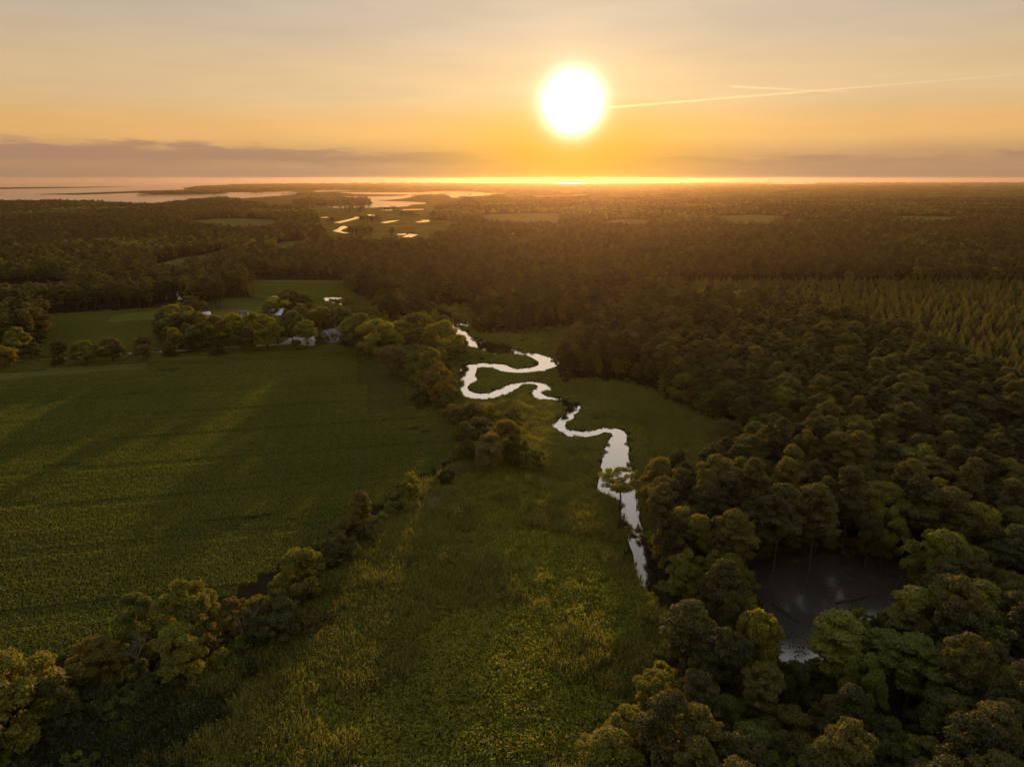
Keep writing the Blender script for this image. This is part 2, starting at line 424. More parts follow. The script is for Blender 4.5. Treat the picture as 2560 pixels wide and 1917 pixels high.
pools = [PL([(1187,811),(1192,808),(1196,812),(1191,815)]), PL([(1355,882),(1361,876),(1366,875),(1364,881),(1357,884)]),
         PL([(1391,902),(1396,898),(1402,903),(1398,911),(1393,908)]), PL([(1166,876),(1172,874),(1180,877),(1170,878)]),
         PL([(1186,1361),(1196,1352),(1203,1360),(1199,1370),(1190,1369)]), PL([(1166,1492),(1174,1486),(1180,1492),(1172,1497)]),
         PL([(1396,1424),(1402,1412),(1406,1426),(1400,1432)]), PL([(1416,1432),(1424,1421),(1428,1434),(1420,1440)]), PL([(1484,1428),(1492,1416),(1496,1430),(1488,1438)])]
sheet('creek_water', creek_r, 0.030, 'creek_water')
sheet('upper_creek_water', upper_r, 0.024, 'creek_water')
sheet('swamp_pond_water', pond_swamp_r, 0.024, 'pond_water')
sheet('swamp_channel_water', ragged(swamp_channel, 1.5, 1.0, 4, 0.3), 0.018, 'pond_water')
for nm, p in (('roadside_pond_water', pond_road), ('meadow_pond_water', pond_meadow), ('narrow_pond_water', pond_strip), ('woodland_pond_water', pond_wood)):
    sheet(nm, ragged(smooth_poly(p, 1), 1.5, 0.8, 5, 0.3), 0.024, 'creek_water')
for i, p in enumerate(pools): sheet('marsh_pool_water', ragged(p, 0.6, 0.4, 6 + i, 0.8), 0.024, 'creek_water')

# ---- marsh along the creek
marsh = PL([(1085,765),(1190,772),(1185,800),(1190,834),(1290,836),(1430,824),(1440,860),(1405,905),(1395,955),(1460,962),(1560,968),(1620,985),(1690,1015),(1760,1055),(1860,1110),(1895,1145),(1800,1200),(1735,1255),(1640,1300),(1650,1400),(1668,1500),(1690,1540),(1660,1640),(1640,1720),(1610,1790),(1540,1860),(1500,1930),(1480,2000),(1450,2150),(-500,2150),(-500,1900),(0,1835),(200,1765),(420,1715),(520,1660),(620,1630),(700,1590),(790,1500),(850,1420),(930,1350),(1000,1275),(1060,1225),(1150,1165),(1190,1100),(1180,1050),(1150,1020),(1120,960),(1115,900),(1105,850),(1110,810)])
sheet('marsh_ground', marsh, 0.004, 'marsh_mud')

# ---- crop field, its track and the row-planted corner
field = PL([(-500,945),(0,928),(100,923),(240,914),(380,905),(480,897),(560,892),(640,881),(760,871),(850,864),(880,878),(900,900),(985,932),(1005,975),(1021,1022),(1080,1045),(1139,1063),(1150,1095),(1147,1136),(1054,1201),(1001,1233),(899,1295),(781,1376),(695,1420),(547,1512),(330,1590),(113,1660),(0,1695),(-300,1790),(-500,1850)])
sheet('crop_field_ground', field, 0.010, 'field_soil')
row_corner = PL([(888,905),(985,932),(1005,975),(1023,1022),(985,1035),(925,1040),(905,980)])
pale_corner = PL([(-500,955),(0,934),(150,925),(375,913),(360,925),(200,938),(60,950),(0,958),(-500,985)])
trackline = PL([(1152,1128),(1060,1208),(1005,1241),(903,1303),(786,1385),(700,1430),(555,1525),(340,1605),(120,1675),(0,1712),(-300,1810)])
sheet('ditch_shade_strip', ragged(ribbon(spline(trackline, 5), 3.0), 2.0, .5, 8, .3), 0.014, 'ditch_shade_soil')  # dark strip standing in for the shaded crop edge
# grass verge between crop and trees, farm lawn, pastures
lawn = PL([(380,905),(480,897),(560,892),(640,881),(760,871),(850,864),(880,878),(900,900),(985,932),(1021,1022),(1080,1045),(1150,1060),(1150,1020),(1120,960),(1090,900),(1000,850),(930,800),(900,770),(850,790),(700,780),(560,775),(470,780),(430,840),(420,885)])
sheet('lawn', lawn, 0.006, 'lawn')
pasture = PL([(108,788),(180,784),(260,778),(410,770),(450,772),(470,800),(440,850),(425,885),(380,905),(240,914),(100,923),(0,928),(-500,945),(-500,915),(0,895),(60,890),(115,850),(118,810)])
sheet('pasture', pasture, 0.0075, 'pasture')
bright_past = PL([(262,800),(275,788),(400,775),(412,785),(402,800),(330,803),(266,808)])
sheet('mown_pasture', bright_past, 0.0105, 'bright_pasture')
side_past = PL([(-400,795),(0,788),(28,790),(26,835),(-60,850),(-400,880)])
sheet('side_pasture', side_past, 0.0075, 'pasture')
west_field = PL([(-400,716),(0,712),(60,710),(120,708),(185,706),(150,716,13),(60,724,13),(0,731,13),(-400,752,13)])
sheet('west_field', west_field, 0.008, 'pasture')
wet_meadow = PL([(600,705),(855,705),(866,720),(885,738),(930,760),(1000,775),(1085,772),(1100,800),(1060,800),(930,795),(850,790),(760,785),(700,765),(640,745),(610,725)])
sheet('wet_meadow', wet_meadow, 0.0045, 'pasture')
sheet('farm_meadow', PL([(560,745),(640,745),(700,765),(760,785),(850,790),(700,780),(560,775),(470,780),(480,765)]), 0.005, 'pasture')
# driveway and highway
drive = PL([(-160,948),(-60,924),(12,911),(45,902),(92,899),(185,894),(255,889),(342,882),(410,879),(495,874),(560,869),(650,864),(730,858)])
sheet('gravel_driveway', ribbon(spline(drive, 5), 3.4), 0.016, 'gravel')
apron = PL([(702,858),(720,846),(736,842),(770,846),(786,860),(740,863)])
sheet('gravel_yard', apron, 0.020, 'gravel')
road = PL([(585,702.5),(660,702.5),(860,703),(1125,705),(1240,705.5),(1500,706.5)])
sheet('highway', ribbon(road, 9.0), 0.020, 'asphalt')

# ---- fields in the woods
clear = [
 [(465,562,5),(478,552),(540,548),(600,546),(680,551),(705,555),(680,564,13),(600,564,13),(530,563,13)],
 [(380,652,5),(450,645),(500,639),(560,626),(568,634,6),(510,650,12),(440,660,12),(395,660,12)],
 [(676,614),(715,604),(772,601),(765,610,8),(725,618,12),(688,620,12)],
 [(1195,537),(1300,534),(1405,533),(1400,558,12),(1310,556,13),(1265,553,14),(1215,546,14)],
 [(1510,552),(1560,548.5),(1625,550),(1615,564,12),(1565,562,12),(1515,558,12)],
 [(1795,540),(1900,537.5),(2005,544),(1930,554,12),(1840,557,12),(1797,552,10)],
 [(2220,540),(2330,540.5),(2405,542.5),(2375,551,12),(2255,554,10)],
 [(1550,492),(1675,488),(1675,495,8),(1550,497,8)],
 [(1310,489),(1470,485.5),(1505,488),(1445,495,10),(1325,495,10)],
]
clear = [PL(c) for c in clear]
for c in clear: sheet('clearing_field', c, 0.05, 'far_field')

# ---- far marsh with its creeks, inlet and bay
def z4(pts): return [(700 + p[0] / 4, 430 + p[1] / 4) + tuple(p[2:]) for p in pts]
far_marsh = PL(z4([(120,388),(400,374),(700,366),(900,362),(1290,346),(1420,352),(1570,400),(1510,460),(1560,480),(1740,495),(1720,570,4),(1660,610,8),(1500,650,12),(1400,672,12),(950,672,12),(480,668,12),(460,610,8),(390,540),(380,480),(370,425),(290,405)]))
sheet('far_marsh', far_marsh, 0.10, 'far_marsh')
far_creeks = [z4(q) for q in (
 [(535,508),(640,485),(740,460),(755,446),(835,448),(780,467),(690,492),(610,511)],
 [(520,592),(580,570),(600,549),(640,540),(690,553),(625,576),(608,592),(640,603),(700,612),(640,616),(585,604)],
 [(1000,508),(1080,492),(1200,483),(1135,501),(1060,513)],
 [(1245,502),(1440,492),(1395,481),(1490,482),(1550,495),(1400,507)],
 [(1220,653),(1290,621),(1385,627),(1312,656)],
 [(855,432),(900,424),(960,438),(870,443)],
 [(1225,376),(1435,372),(1435,379),(1225,382)],
 [(980,384),(1100,375),(1175,378),(1100,388)],
 [(405,456),(480,450),(485,458),(420,461)],
 [(1165,624),(1260,616),(1262,630),(1180,632)])]
far_creeks = [PL(c) for c in far_creeks]
for c in far_creeks: sheet('far_creek_water', c, 0.25, 'creek_water')
inlet = PL(z4([(590,208),(650,203),(1000,206),(1400,205),(1550,195),(1800,194),(2000,205),(2190,217),(2050,237),(1900,245),(1800,241),(1780,258),(1710,258),(1690,240),(1600,224),(1390,230),(1310,252),(1230,268),(1090,281),(955,286),(1100,293),(1300,300),(1455,308),(1462,317),(1310,330),(1280,344),(1150,354),(900,359),(690,364),(480,358),(460,348),(300,330),(210,300),(230,280),(400,272),(560,268),(570,257),(700,247),(1000,244),(1250,238),(1300,230),(1000,225),(760,222),(700,215)]))
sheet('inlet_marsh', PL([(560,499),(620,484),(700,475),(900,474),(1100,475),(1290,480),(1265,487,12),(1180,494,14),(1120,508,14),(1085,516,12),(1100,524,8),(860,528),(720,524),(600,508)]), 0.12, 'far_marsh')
sheet('inlet_water', inlet, 0.30, 'bay_water')
wooded_isle = PL(z4([(120,300),(300,280),(480,288),(670,275),(870,275),(930,312),(915,322),(850,335),(700,340),(470,343),(300,335),(150,325)]))
sheet('wooded_island', wooded_isle, 0.7, 'far_shore')
lobe = PL(z4([(320,193),(440,179),(735,177),(690,191),(480,198),(370,202)]))
sheet('inlet_lobe_water', lobe, 0.30, 'bay_water')
shore = [(-1500,514,17),(-400,502,17),(0,499,16),(90,499,16),(150,498,16),(250,499,16),(300,503,16),(345,507,16),(385,506,16),(450,499,15),(560,492.5,13),(620,489.5,10),(700,487.5,5),(735,486.5),(745,482),(720,479.5),(600,481),(525,483.5),(480,484),(400,485.5),(335,486),(400,482.5),(480,479.5),(500,478),(475,475),(500,469),(560,466),(600,464.5),(700,463),(850,462),(1000,461.5),(1300,460.5),(1560,460.5),(1850,462),(2000,464),(2200,466),(2450,469),(2700,471),(4200,476)]
shoreP = PL(shore)
bay = shoreP + [(15300, shoreP[-1][1]), (15300, 15300), (-15300, 15300), (-15300, shoreP[0][1])]
sheet('bay_water', bay, 0.30, 'bay_water')
isl = {
 'far_spit': [(85,486.4),(250,481.5),(360,477.2),(480,476.5),(490,480.4),(340,482.4),(200,487.2)],
 'tree_islet': [(690,461.5),(760,459.3),(900,459),(1100,458.4),(1180,458.7),(1185,459.7),(900,460.6),(750,461.8)],
 'tree_islet_b': [(560,463.5),(620,461.2),(680,461),(690,462.5),(600,464.3)],
 'far_point': [(2010,459.0),(2150,457.8),(2560,457.4),(2900,457.4),(2900,468),(2560,466.5),(2450,464.6),(2300,463.2),(2150,462),(2050,460.4)],
 'far_bar': [(1620,458.2),(1700,457.5),(1900,457.2),(2010,457.6),(1900,458.8)],
 'far_bar_b': [(1180,458.0),(1300,457.4),(1400,457.6),(1300,458.5)],
 'far_bar_d': [(-200,472),(60,468.5),(200,468),(330,466.5),(200,470),(0,473)],
}
isl = {k: PL(v) for k, v in isl.items()}
for k, v in isl.items(): sheet({'tree_islet_b': 'tree_islet', 'far_bar_b': 'far_bar', 'far_bar_c': 'far_bar', 'far_bar_d': 'far_bar'}.get(k, k), v, 0.9, 'far_shore')

# ================================================================== PLANT PROTOTYPES
def quads_at(P, Nrm, size, aspect=1.0, r=None):
    """diamond leaves at points P facing Nrm"""
    r = r or rng
    n = len(P)
    Nrm = Nrm / (np.linalg.norm(Nrm, axis=1, keepdims=True) + 1e-9)
    a = np.cross(Nrm, r.normal(size=(n, 3))); a /= (np.linalg.norm(a, axis=1, keepdims=True) + 1e-9)
    b = np.cross(Nrm, a)
    s = np.asarray(size).reshape(-1, 1) * np.ones((n, 1))
    V = np.stack([P + a * s, P + b * s * aspect + Nrm * s * .15, P - a * s, P - b * s * aspect - Nrm * s * .1], 1).reshape(-1, 3)
    return V, np.arange(4 * n).reshape(-1, 4)
def puff_cloud(centers, radii, per, size, r, up=0.35, jitter=0.75, squash=.85):
    """leaves over the outside of many small puffs: uneven outline, light tops and dark hollows"""
    Vs, Fs, off = [], [], 0
    for c, rad in zip(centers, radii):
        k = max(8, int(per * (rad / np.mean(radii)) ** 2))
        d = r.normal(size=(k, 3)); d /= np.linalg.norm(d, axis=1, keepdims=True)
        d[:, 2] = np.where(d[:, 2] < -0.35, -d[:, 2] * r.random(k), d[:, 2])
        P = c + d * rad * (0.50 + 0.62 * r.random((k, 1)) ** .7) * np.array([1, 1, squash])
        nn = d + r.normal(size=(k, 3)) * jitter + np.array([0, 0, up])
        V, F = quads_at(P, nn, size * (0.6 + 0.8 * r.random(k)), 0.62, r)
        Vs.append(V); Fs.append(F + off); off += len(V)
    return np.concatenate(Vs), np.concatenate(Fs)
def tube(path, radii, sides=6):
    P = [Vector(p) for p in path]; V = []; F = []
    for i, p in enumerate(P):
        t = (P[min(i + 1, len(P) - 1)] - P[max(i - 1, 0)]).normalized()
        a = t.orthogonal().normalized(); b = t.cross(a)
        for k in range(sides):
            an = 2 * math.pi * k / sides
            V.append(p + (a * math.cos(an) + b * math.sin(an)) * radii[i])
    for i in range(len(P) - 1):
        for k in range(sides):
            F.append((i * sides + k, i * sides + (k + 1) % sides, (i + 1) * sides + (k + 1) % sides, (i + 1) * sides + k))
    return np.array([tuple(v) for v in V]), np.array(F)
def join(parts):
    V, F, off = [], [], 0
    for v, f in parts: V.append(v); F.append(f + off); off += len(v)
    return np.concatenate(V), np.concatenate(F)

def make_wood(r, h, tips, r0, fork=0.35, wig=0.25):
    """trunk with limbs reaching to the given tips"""
    rr = random.Random(int(r.integers(1e6)))
    lean = np.array([rr.uniform(-.4, .4), rr.uniform(-.4, .4)])
    pts = [(0, 0, -0.3)] + [(lean[0] * t + rr.uniform(-wig, wig) * .4, lean[1] * t + rr.uniform(-wig, wig) * .4, h * .88 * t) for t in (.06, .2, .4, .6, .8, 1)]
    rad = [r0 * 1.35, r0 * 1.05, r0 * .9, r0 * .75, r0 * .55, r0 * .33, r0 * .1]
    parts = [tube(pts, rad, 7)]
    for tx, ty, tz in tips:
        z0 = max(h * fork * .8, min(h * .8, tz - (0.6 + .25 * math.hypot(tx, ty)) - rr.uniform(0, 1.5)))
        f = z0 / (h * .88); b0 = np.array([lean[0] * f, lean[1] * f, z0]); e = np.array([tx, ty, tz])
        m = b0 * .5 + e * .5 + np.array([rr.uniform(-.3, .3), rr.uniform(-.3, .3), -.15 * np.linalg.norm(e - b0)])
        rl = r0 * .34 * (1 - .5 * f)
        parts.append(tube([b0, b0 * .7 + m * .3, m, m * .4 + e * .6, e], [rl, rl * .8, rl * .6, rl * .38, rl * .12], 5))
    return join(parts)

def broadleaf(seed, h=15., cr=5.2, base=.2, npuff=52, per=120, size=.24, shape=1.0, pr=(.65, 1.85)):
    r = np.random.default_rng(seed)
    cz0, cz1 = h * base, h
    C_ = []; k = 0
    lob = r.normal(size=(7, 3)); lob /= np.linalg.norm(lob, axis=1, keepdims=True); la = r.uniform(.10, .70, 7)
    while len(C_) < npuff and k < 4000:
        k += 1
        d = r.normal(size=3); d /= np.linalg.norm(d)
        if d[2] < -.85: continue
        rad = (0.45 + 0.55 * r.random() ** .5) * (0.80 + np.sum(la * np.clip(lob @ d, 0, 1) ** 3))
        p = np.array([d[0] * cr, d[1] * cr, (cz0 + cz1) / 2 + d[2] * (cz1 - cz0) / 2 * .9]) * np.array([rad, rad, 1])
        p[2] = (cz0 + cz1) / 2 + d[2] * (cz1 - cz0) / 2 * .88 * min(1.0, rad + .08)
        t = (p[2] - cz0) / (cz1 - cz0)
        p[:2] *= (1 - .45 * max(0, t - .5) ** 1.3 * 2 * shape)
        if C_ and min(np.linalg.norm(p - q) for q in C_) < pr[0] * .75: continue
        C_.append(p)
    C_ = np.array(C_); rad = r.uniform(*pr, len(C_))
    leaf = puff_cloud(C_, rad, per, size, r)
    tips = C_[r.permutation(len(C_))[:14]] * np.array([.85, .85, .96])
    return leaf, make_wood(r, h * .9, tips, .30 * h / 15, .3)
def pine(seed, h=19., cr=4.0, base=.5, npuff=40, per=230, size=.20):
    """loblolly: bare lower trunk, broad lumpy dome of needle tufts"""
    r = np.random.default_rng(seed)
    C_ = []; k = 0; cz = h * base
    while len(C_) < npuff and k < 4000:
        k += 1
        t = r.random() ** .8
        a = r.uniform(0, 2 * math.pi)
        prof = math.sqrt(max(0.0, 1 - (t * 1.0) ** 2.4)) * (.62 + .38 * min(1, t * 3))
        rho = cr * prof * (.35 + .65 * r.random() ** .5) * (.8 + .35 * math.sin(a * 2 + seed) * r.random())
        p = np.array([rho * math.cos(a), rho * math.sin(a), cz + t * (h - cz) * .95])
        if C_ and min(np.linalg.norm(p - q) for q in C_) < .95: continue
        C_.append(p)
    C_ = np.array(C_); rad = r.uniform(.55, 1.45, len(C_))
    leaf = puff_cloud(C_, rad, per, size, r, up=.6, jitter=.6, squash=.62)
    tips = C_[r.permutation(len(C_))[:12]] * np.array([.9, .9, .98])
    return leaf, make_wood(r, h * .98, tips, .26, .5, .12)
def conifer(seed, h=9., cr=2.0, base=.08, per=70, size=.26):
    """young cone-shaped pine"""
    r = np.random.default_rng(seed)
    C_, rad = [], []
    for t in np.linspace(0, 1, 11):
        rr_ = cr * (1 - t) ** .85 + .15; n = max(1, int(6 * (1 - t) + 1)); a0 = r.uniform(0, 6.3)
        for i in range(n):
            a = a0 + 2 * math.pi * i / n + r.uniform(-.3, .3)
            C_.append((rr_ * .75 * math.cos(a), rr_ * .75 * math.sin(a), h * (base + (1 - base) * t) + r.uniform(-.25, .25))); rad.append((.45 + .5 * (1 - t)) * r.uniform(.8, 1.2))
    leaf = puff_cloud(np.array(C_), np.array(rad), per, size, r, up=.6, jitter=.6)
    return leaf, tube([(0, 0, -.2), (0, 0, h * .5), (0, 0, h * .97)], [.14, .09, .02], 6)
def shrub(seed, h=4., cr=2.6, npuff=26, per=220, size=.17):
    return broadleaf(seed, h, cr, .02, npuff, per, size, .4, (.6, 1.05))

PROTO = {}           # kind -> list of (crown mesh, trunk mesh, height, radius)
def add_proto(kind, leaf, wood, h, cr, leafmat, woodmat='brown_bark'):
    cm = mesh_np(kind + '_crown', leaf[0], leaf[1], [leafmat]); tm = mesh_np(kind + '_trunk', wood[0], wood[1], [woodmat], smooth=True)
    rr = np.hypot(leaf[0][:, 0], leaf[0][:, 1]); PROTO.setdefault(kind, []).append((cm, tm, float(leaf[0][:, 2].max()), float(np.percentile(rr, 97))))
for i in range(6):
    h, cr = (19, 4.0) if i % 2 else (20, 3.6)
    l, w = pine(100 + i, h, cr + .5 * (i % 3), .38 + .04 * (i % 3), 50); add_proto('pine', l, w, h, cr, 'pine_needles')
for i in range(6):
    h = 15 + (i % 3); cr = 4.9 + .3 * (i % 2)
    l, w = broadleaf(200 + i, h, cr, .07 + .05 * (i % 2), 62, 270); add_proto('broadleaf', l, w, h, cr, 'green_leaves')
for i in range(2):
    l, w = broadleaf(240 + i, 17, 3.6, .12, 50, 250, .23, 1.2); add_proto('tall', l, w, 17, 3.6, 'green_leaves')
for i in range(3):
    l, w = conifer(300 + i); add_proto('conifer', l, w, 9, 2.0, 'young_pine_needles')
for i in range(3):
    l, w = shrub(400 + i); add_proto('shrub', l, w, 4, 2.6, 'green_leaves')
for i in range(2):        # thin-leaved tree on the creek bank: sky and water show through
    l, w = broadleaf(450 + i, 14, 4.4, .34, 62, 150, .19, .3, (.55, 1.2)); add_proto('airy', l, w, 14, 4.6, 'green_leaves')

def bare_tree(seed, h, r0, spread):
    rr = random.Random(seed); parts = []
    def grow(p, d, ln, rad, lev):
        pts = [p]; q = Vector(p); dd = Vector(d)
        for i in range(4):
            dd = (dd + Vector((rr.uniform(-.2, .2), rr.uniform(-.2, .2), rr.uniform(-.08, .16)))).normalized()
            q = q + dd * ln / 4; pts.append(tuple(q))
        parts.append(tube(pts, [rad, rad * .85, rad * .7, rad * .55, rad * .35], 6 if lev < 2 else 4))
        if lev >= 4: return
        for i in range(rr.choice((3, 4)) if lev < 3 else 3):
            k = rr.choice((2, 3, 4)) if lev else rr.choice((2, 3, 3, 4))
            nd = (dd * .55 + Vector((rr.uniform(-1, 1), rr.uniform(-1, 1), rr.uniform(-.1, .75))) * spread).normalized()
            grow(pts[k], nd, ln * rr.uniform(.5, .72), rad * .5, lev + 1)
    grow((0, 0, -.2), (0.05, 0.02, 1), h * .48, r0, 0)
    return join(parts)

# ================================================================== INDIVIDUAL TREES
COUNT = {}
def put_tree(name, kind, var, x, y, h, w, leafmat, label, cat='tree', group=None, rot=None, trunkmat=None):
    cm, tm, ph, pr = PROTO[kind][var % len(PROTO[kind])]
    e = bpy.data.objects.new(name, None); C.objects.link(e)
    e.location = (x, y, 0); e.rotation_euler = (0, 0, random.uniform(0, 6.28) if rot is None else rot)
    s = w / (2 * pr) if w else h / ph
    e.scale = (s, s * random.uniform(.93, 1.07), h / ph)
    tag(e, label, cat, group)
    t = link('trunk', tm, e); c = link('crown', cm, e)
    if leafmat and cm.materials[0] != MATS[leafmat]:
        c.material_slots[0].link = 'OBJECT'; c.material_slots[0].material = MATS[leafmat]
    COUNT[cat] = COUNT.get(cat, 0) + 1
    return e
def spot(xb, yb, yt, w):
    """photo base point, top and width -> ground point, height and width in metres"""
    x, y = G(xb, yb)
    dep = math.atan2(SP - (-(yt - 958.5) / F_PX) * CP, CP + (-(yt - 958.5) / F_PX) * SP)
    h = CAM_H - y * math.tan(dep)
    wd = w * math.sqrt(x * x + y * y + CAM_H ** 2) / F_PX
    return x, y, max(2.0, min(27., h)), wd

def zz(ox, oy, s): return lambda x, yb, yt, w: (ox + x / s, oy + yb / s, oy + yt / s, w / s)
Z1 = zz(400, 680, 4); Z2 = zz(0, 680, 4); Z5 = zz(0, 1100, 2.027); Z6b = zz(700, 900, 2.458); Z7 = zz(1500, 950, 2.0868); Z8 = zz(1400, 1400, 1.907); S = lambda x, yb, yt, w: (x, yb, yt, w)
HERO = []
GR_FARM = 'trees round the farmyard'; GR_HEDGE = 'trees of the hedgerow between crop and marsh'; GR_CREEK = 'trees between the crop and the creek bends'
GR_DRIVE = 'trees along the gravel driveway'; GR_POND = 'trees round the swamp pond'; GR_CLUMP = 'trees of the clump in the marsh'
def H_(name, kind, pos, leafmat, label, group=None, cat='tree'): HERO.append((name, kind, pos, leafmat, label, group, cat))
# farmyard
H_('poplar_tree','tall',Z1(1080,800,410,240),'yellow_leaves','tallest light green tree at the lawn edge before the big barn',GR_FARM)
H_('round_tree','broadleaf',Z1(410,790,510,240),'green_leaves','round tree with gold-lit top beside the driveway bend at the farm',GR_FARM)
H_('orange_tree','broadleaf',Z1(580,760,420,200),'orange_leaves','orange-lit round tree beside the small metal shed',GR_FARM)
H_('dark_tree','broadleaf',Z1(280,800,630,260),'dark_leaves','low dark spreading tree where the driveway enters the farm trees',GR_FARM)
H_('small_conifer','conifer',Z1(100,840,690,120),'dark_leaves','small dark conifer on the driveway edge at the first farm tree',GR_FARM)
H_('lawn_conifer','conifer',Z1(580,845,660,140),'dark_leaves','cone-shaped dark evergreen standing out on the lawn before the farm',GR_FARM)
H_('farm_tree','broadleaf',Z1(750,745,400,180),'green_leaves','green tree between the orange-lit tree and the big barn',GR_FARM)
H_('farm_tree','broadleaf',Z1(860,800,500,220),'dark_leaves','dark round tree at the lawn edge next to the tallest farm tree',GR_FARM)
H_('farm_tree','broadleaf',Z1(950,710,400,190),'yellow_leaves','yellow-topped tree directly before the big barn roof',GR_FARM)
H_('farm_tree','tall',Z1(1180,720,430,170),'green_leaves','slim green tree below the barn gable',GR_FARM)
H_('farm_tree','broadleaf',Z1(1330,710,385,210),'green_leaves','large green tree beside the gravel yard',GR_FARM)
H_('yard_pine','pine',Z1(1480,775,480,230),'green_leaves','flat-topped tree with bare trunk before the white garage',GR_FARM)
H_('small_tree','shrub',Z1(1370,795,640,110),'dark_leaves','small dark tree on the lawn beside the gravel yard',GR_FARM)
H_('house_shrub','shrub',Z1(1690,700,600,130),'dark_leaves','dark shrub under the gable of the grey house',GR_FARM,'shrub')
H_('house_conifer','conifer',Z1(1850,745,600,130),'dark_leaves','dark conifer at the corner of the grey house beside the parked car',GR_FARM)
H_('house_conifer','conifer',Z1(1590,725,570,100),'dark_leaves','dark narrow conifer between white garage and grey house',GR_FARM)
H_('farm_tree','broadleaf',Z1(1640,570,340,260),'green_leaves','broad green tree behind the grey house, garage side',GR_FARM)
H_('farm_tree','broadleaf',Z1(1790,590,360,270),'dark_leaves','broad dark tree right behind the grey house roof',GR_FARM)
H_('golden_tree','tall',Z1(1930,660,420,180),'yellow_leaves','golden tree beside the parked car at the grey house',GR_FARM)
H_('big_dark_tree','broadleaf',Z1(1310,430,165,240),'dark_leaves','big dark dome-shaped tree behind the barn gable',GR_FARM)
H_('big_dark_tree','broadleaf',Z1(1440,440,210,210),'dark_leaves','dark dome-shaped tree between the barn and the roadside pond',GR_FARM)
H_('farm_tree','broadleaf',Z1(130,560,320,260),'yellow_leaves','yellow-green tree at the pasture end nearest the metal shed',GR_FARM)
H_('farm_tree','broadleaf',Z1(190,660,420,220),'dark_leaves','dark tree in front of the yellow-green pasture-end tree',GR_FARM)
H_('farm_tree','tall',Z1(350,450,230,160),'grey_leaves','grey-green tree behind the metal shed',GR_FARM)
H_('farm_tree','broadleaf',Z1(30,640,400,180),'green_leaves','green tree at the corner of pasture and farm trees',GR_FARM)
H_('farm_tree','broadleaf',Z1(1120,470,290,170),'yellow_leaves','yellowish tree behind the barn roof',GR_FARM)
H_('pond_bush','shrub',Z1(1740,340,260,150),'green_leaves','bush standing before the roadside pond',GR_FARM,'shrub')
H_('pond_bush','shrub',Z1(1890,330,240,130),'yellow_leaves','light bush on the far rim of the roadside pond',GR_FARM,'shrub')
H_('road_tree','broadleaf',Z1(1910,210,25,200),'green_leaves','round tree beside the highway at the wet meadow',GR_FARM)
# between farm and creek
H_('creek_tree','broadleaf',S(905,880,775,95),'green_leaves','green tree behind the parked car toward the creek',GR_CREEK)
H_('creek_tree','broadleaf',S(950,905,768,120),'green_leaves','tall green tree at the lawn corner nearest the creek woods',GR_CREEK)
H_('creek_tree','broadleaf',S(1000,890,800,100),'green_leaves','green tree wedged behind the widest creekside tree',GR_CREEK)
H_('wide_tree','broadleaf',S(1046,880,768,135),'yellow_leaves','widest olive tree with forked trunk beside the upper creek',GR_CREEK)
H_('creek_tree','broadleaf',S(1105,905,795,100),'yellow_leaves','golden tree leaning over the upper creek',GR_CREEK)
H_('willow','broadleaf',S(990,945,862,95),'grey_leaves','grey-green willow at the crop corner',GR_CREEK)
H_('creek_tree','broadleaf',S(1040,955,880,80),'green_leaves','small green tree beside the grey-green willow',GR_CREEK)
H_('creek_tree','tall',S(1078,985,868,66),'yellow_leaves','slim golden tree at the outer bend of the creek loop',GR_CREEK)
H_('creek_tree','broadleaf',S(1100,1010,905,84),'orange_leaves','orange-gold tree standing on the outer bend of the creek loop',GR_CREEK)
H_('creek_bush','shrub',S(1060,1010,960,70),'dark_leaves','dark bush under the orange-gold bend tree',GR_CREEK,'shrub')
H_('creek_bush','shrub',S(1135,1055,995,85),'orange_leaves','russet bush below the creek loop',GR_CREEK,'shrub')
H_('creek_bush','shrub',S(1180,1062,1000,80),'dark_leaves','dark bush between the creek loop and the marsh clump',GR_CREEK,'shrub')
H_('creek_bush','shrub',S(1215,1050,1008,65),'green_leaves','green bush on the marsh edge behind the clump',GR_CREEK,'shrub')
H_('creek_tree','broadleaf',S(1150,890,835,70),'green_leaves','loose green tree hanging over the narrow upper creek',GR_CREEK)
# clump in the marsh
H_('clump_tree','broadleaf',Z6b(1210,610,340,280),'dark_leaves','broad dark tree, largest of the clump at the ditch end',GR_CLUMP)
H_('clump_pine','pine',Z6b(1440,490,288,150),'pine_needles','small dark round-headed tree behind the marsh clump',GR_CLUMP)
H_('clump_tree','broadleaf',Z6b(1400,620,360,220),'orange_leaves','russet-topped tree in the middle of the marsh clump',GR_CLUMP)
H_('clump_tree','broadleaf',Z6b(1290,690,440,210),'grey_leaves','pale grey-green tree at the front of the marsh clump',GR_CLUMP)
H_('clump_bush','shrub',Z6b(1110,630,480,130),'yellow_leaves','yellowish bush where the field ditch meets the marsh clump',GR_CLUMP,'shrub')
H_('clump_tree','broadleaf',Z6b(1560,700,540,160),'green_leaves','low green tree at the creek end of the marsh clump',GR_CLUMP)
H_('clump_tree','broadleaf',Z6b(1470,680,470,150),'dark_leaves','dark tree between russet and low green trees of the clump',GR_CLUMP)
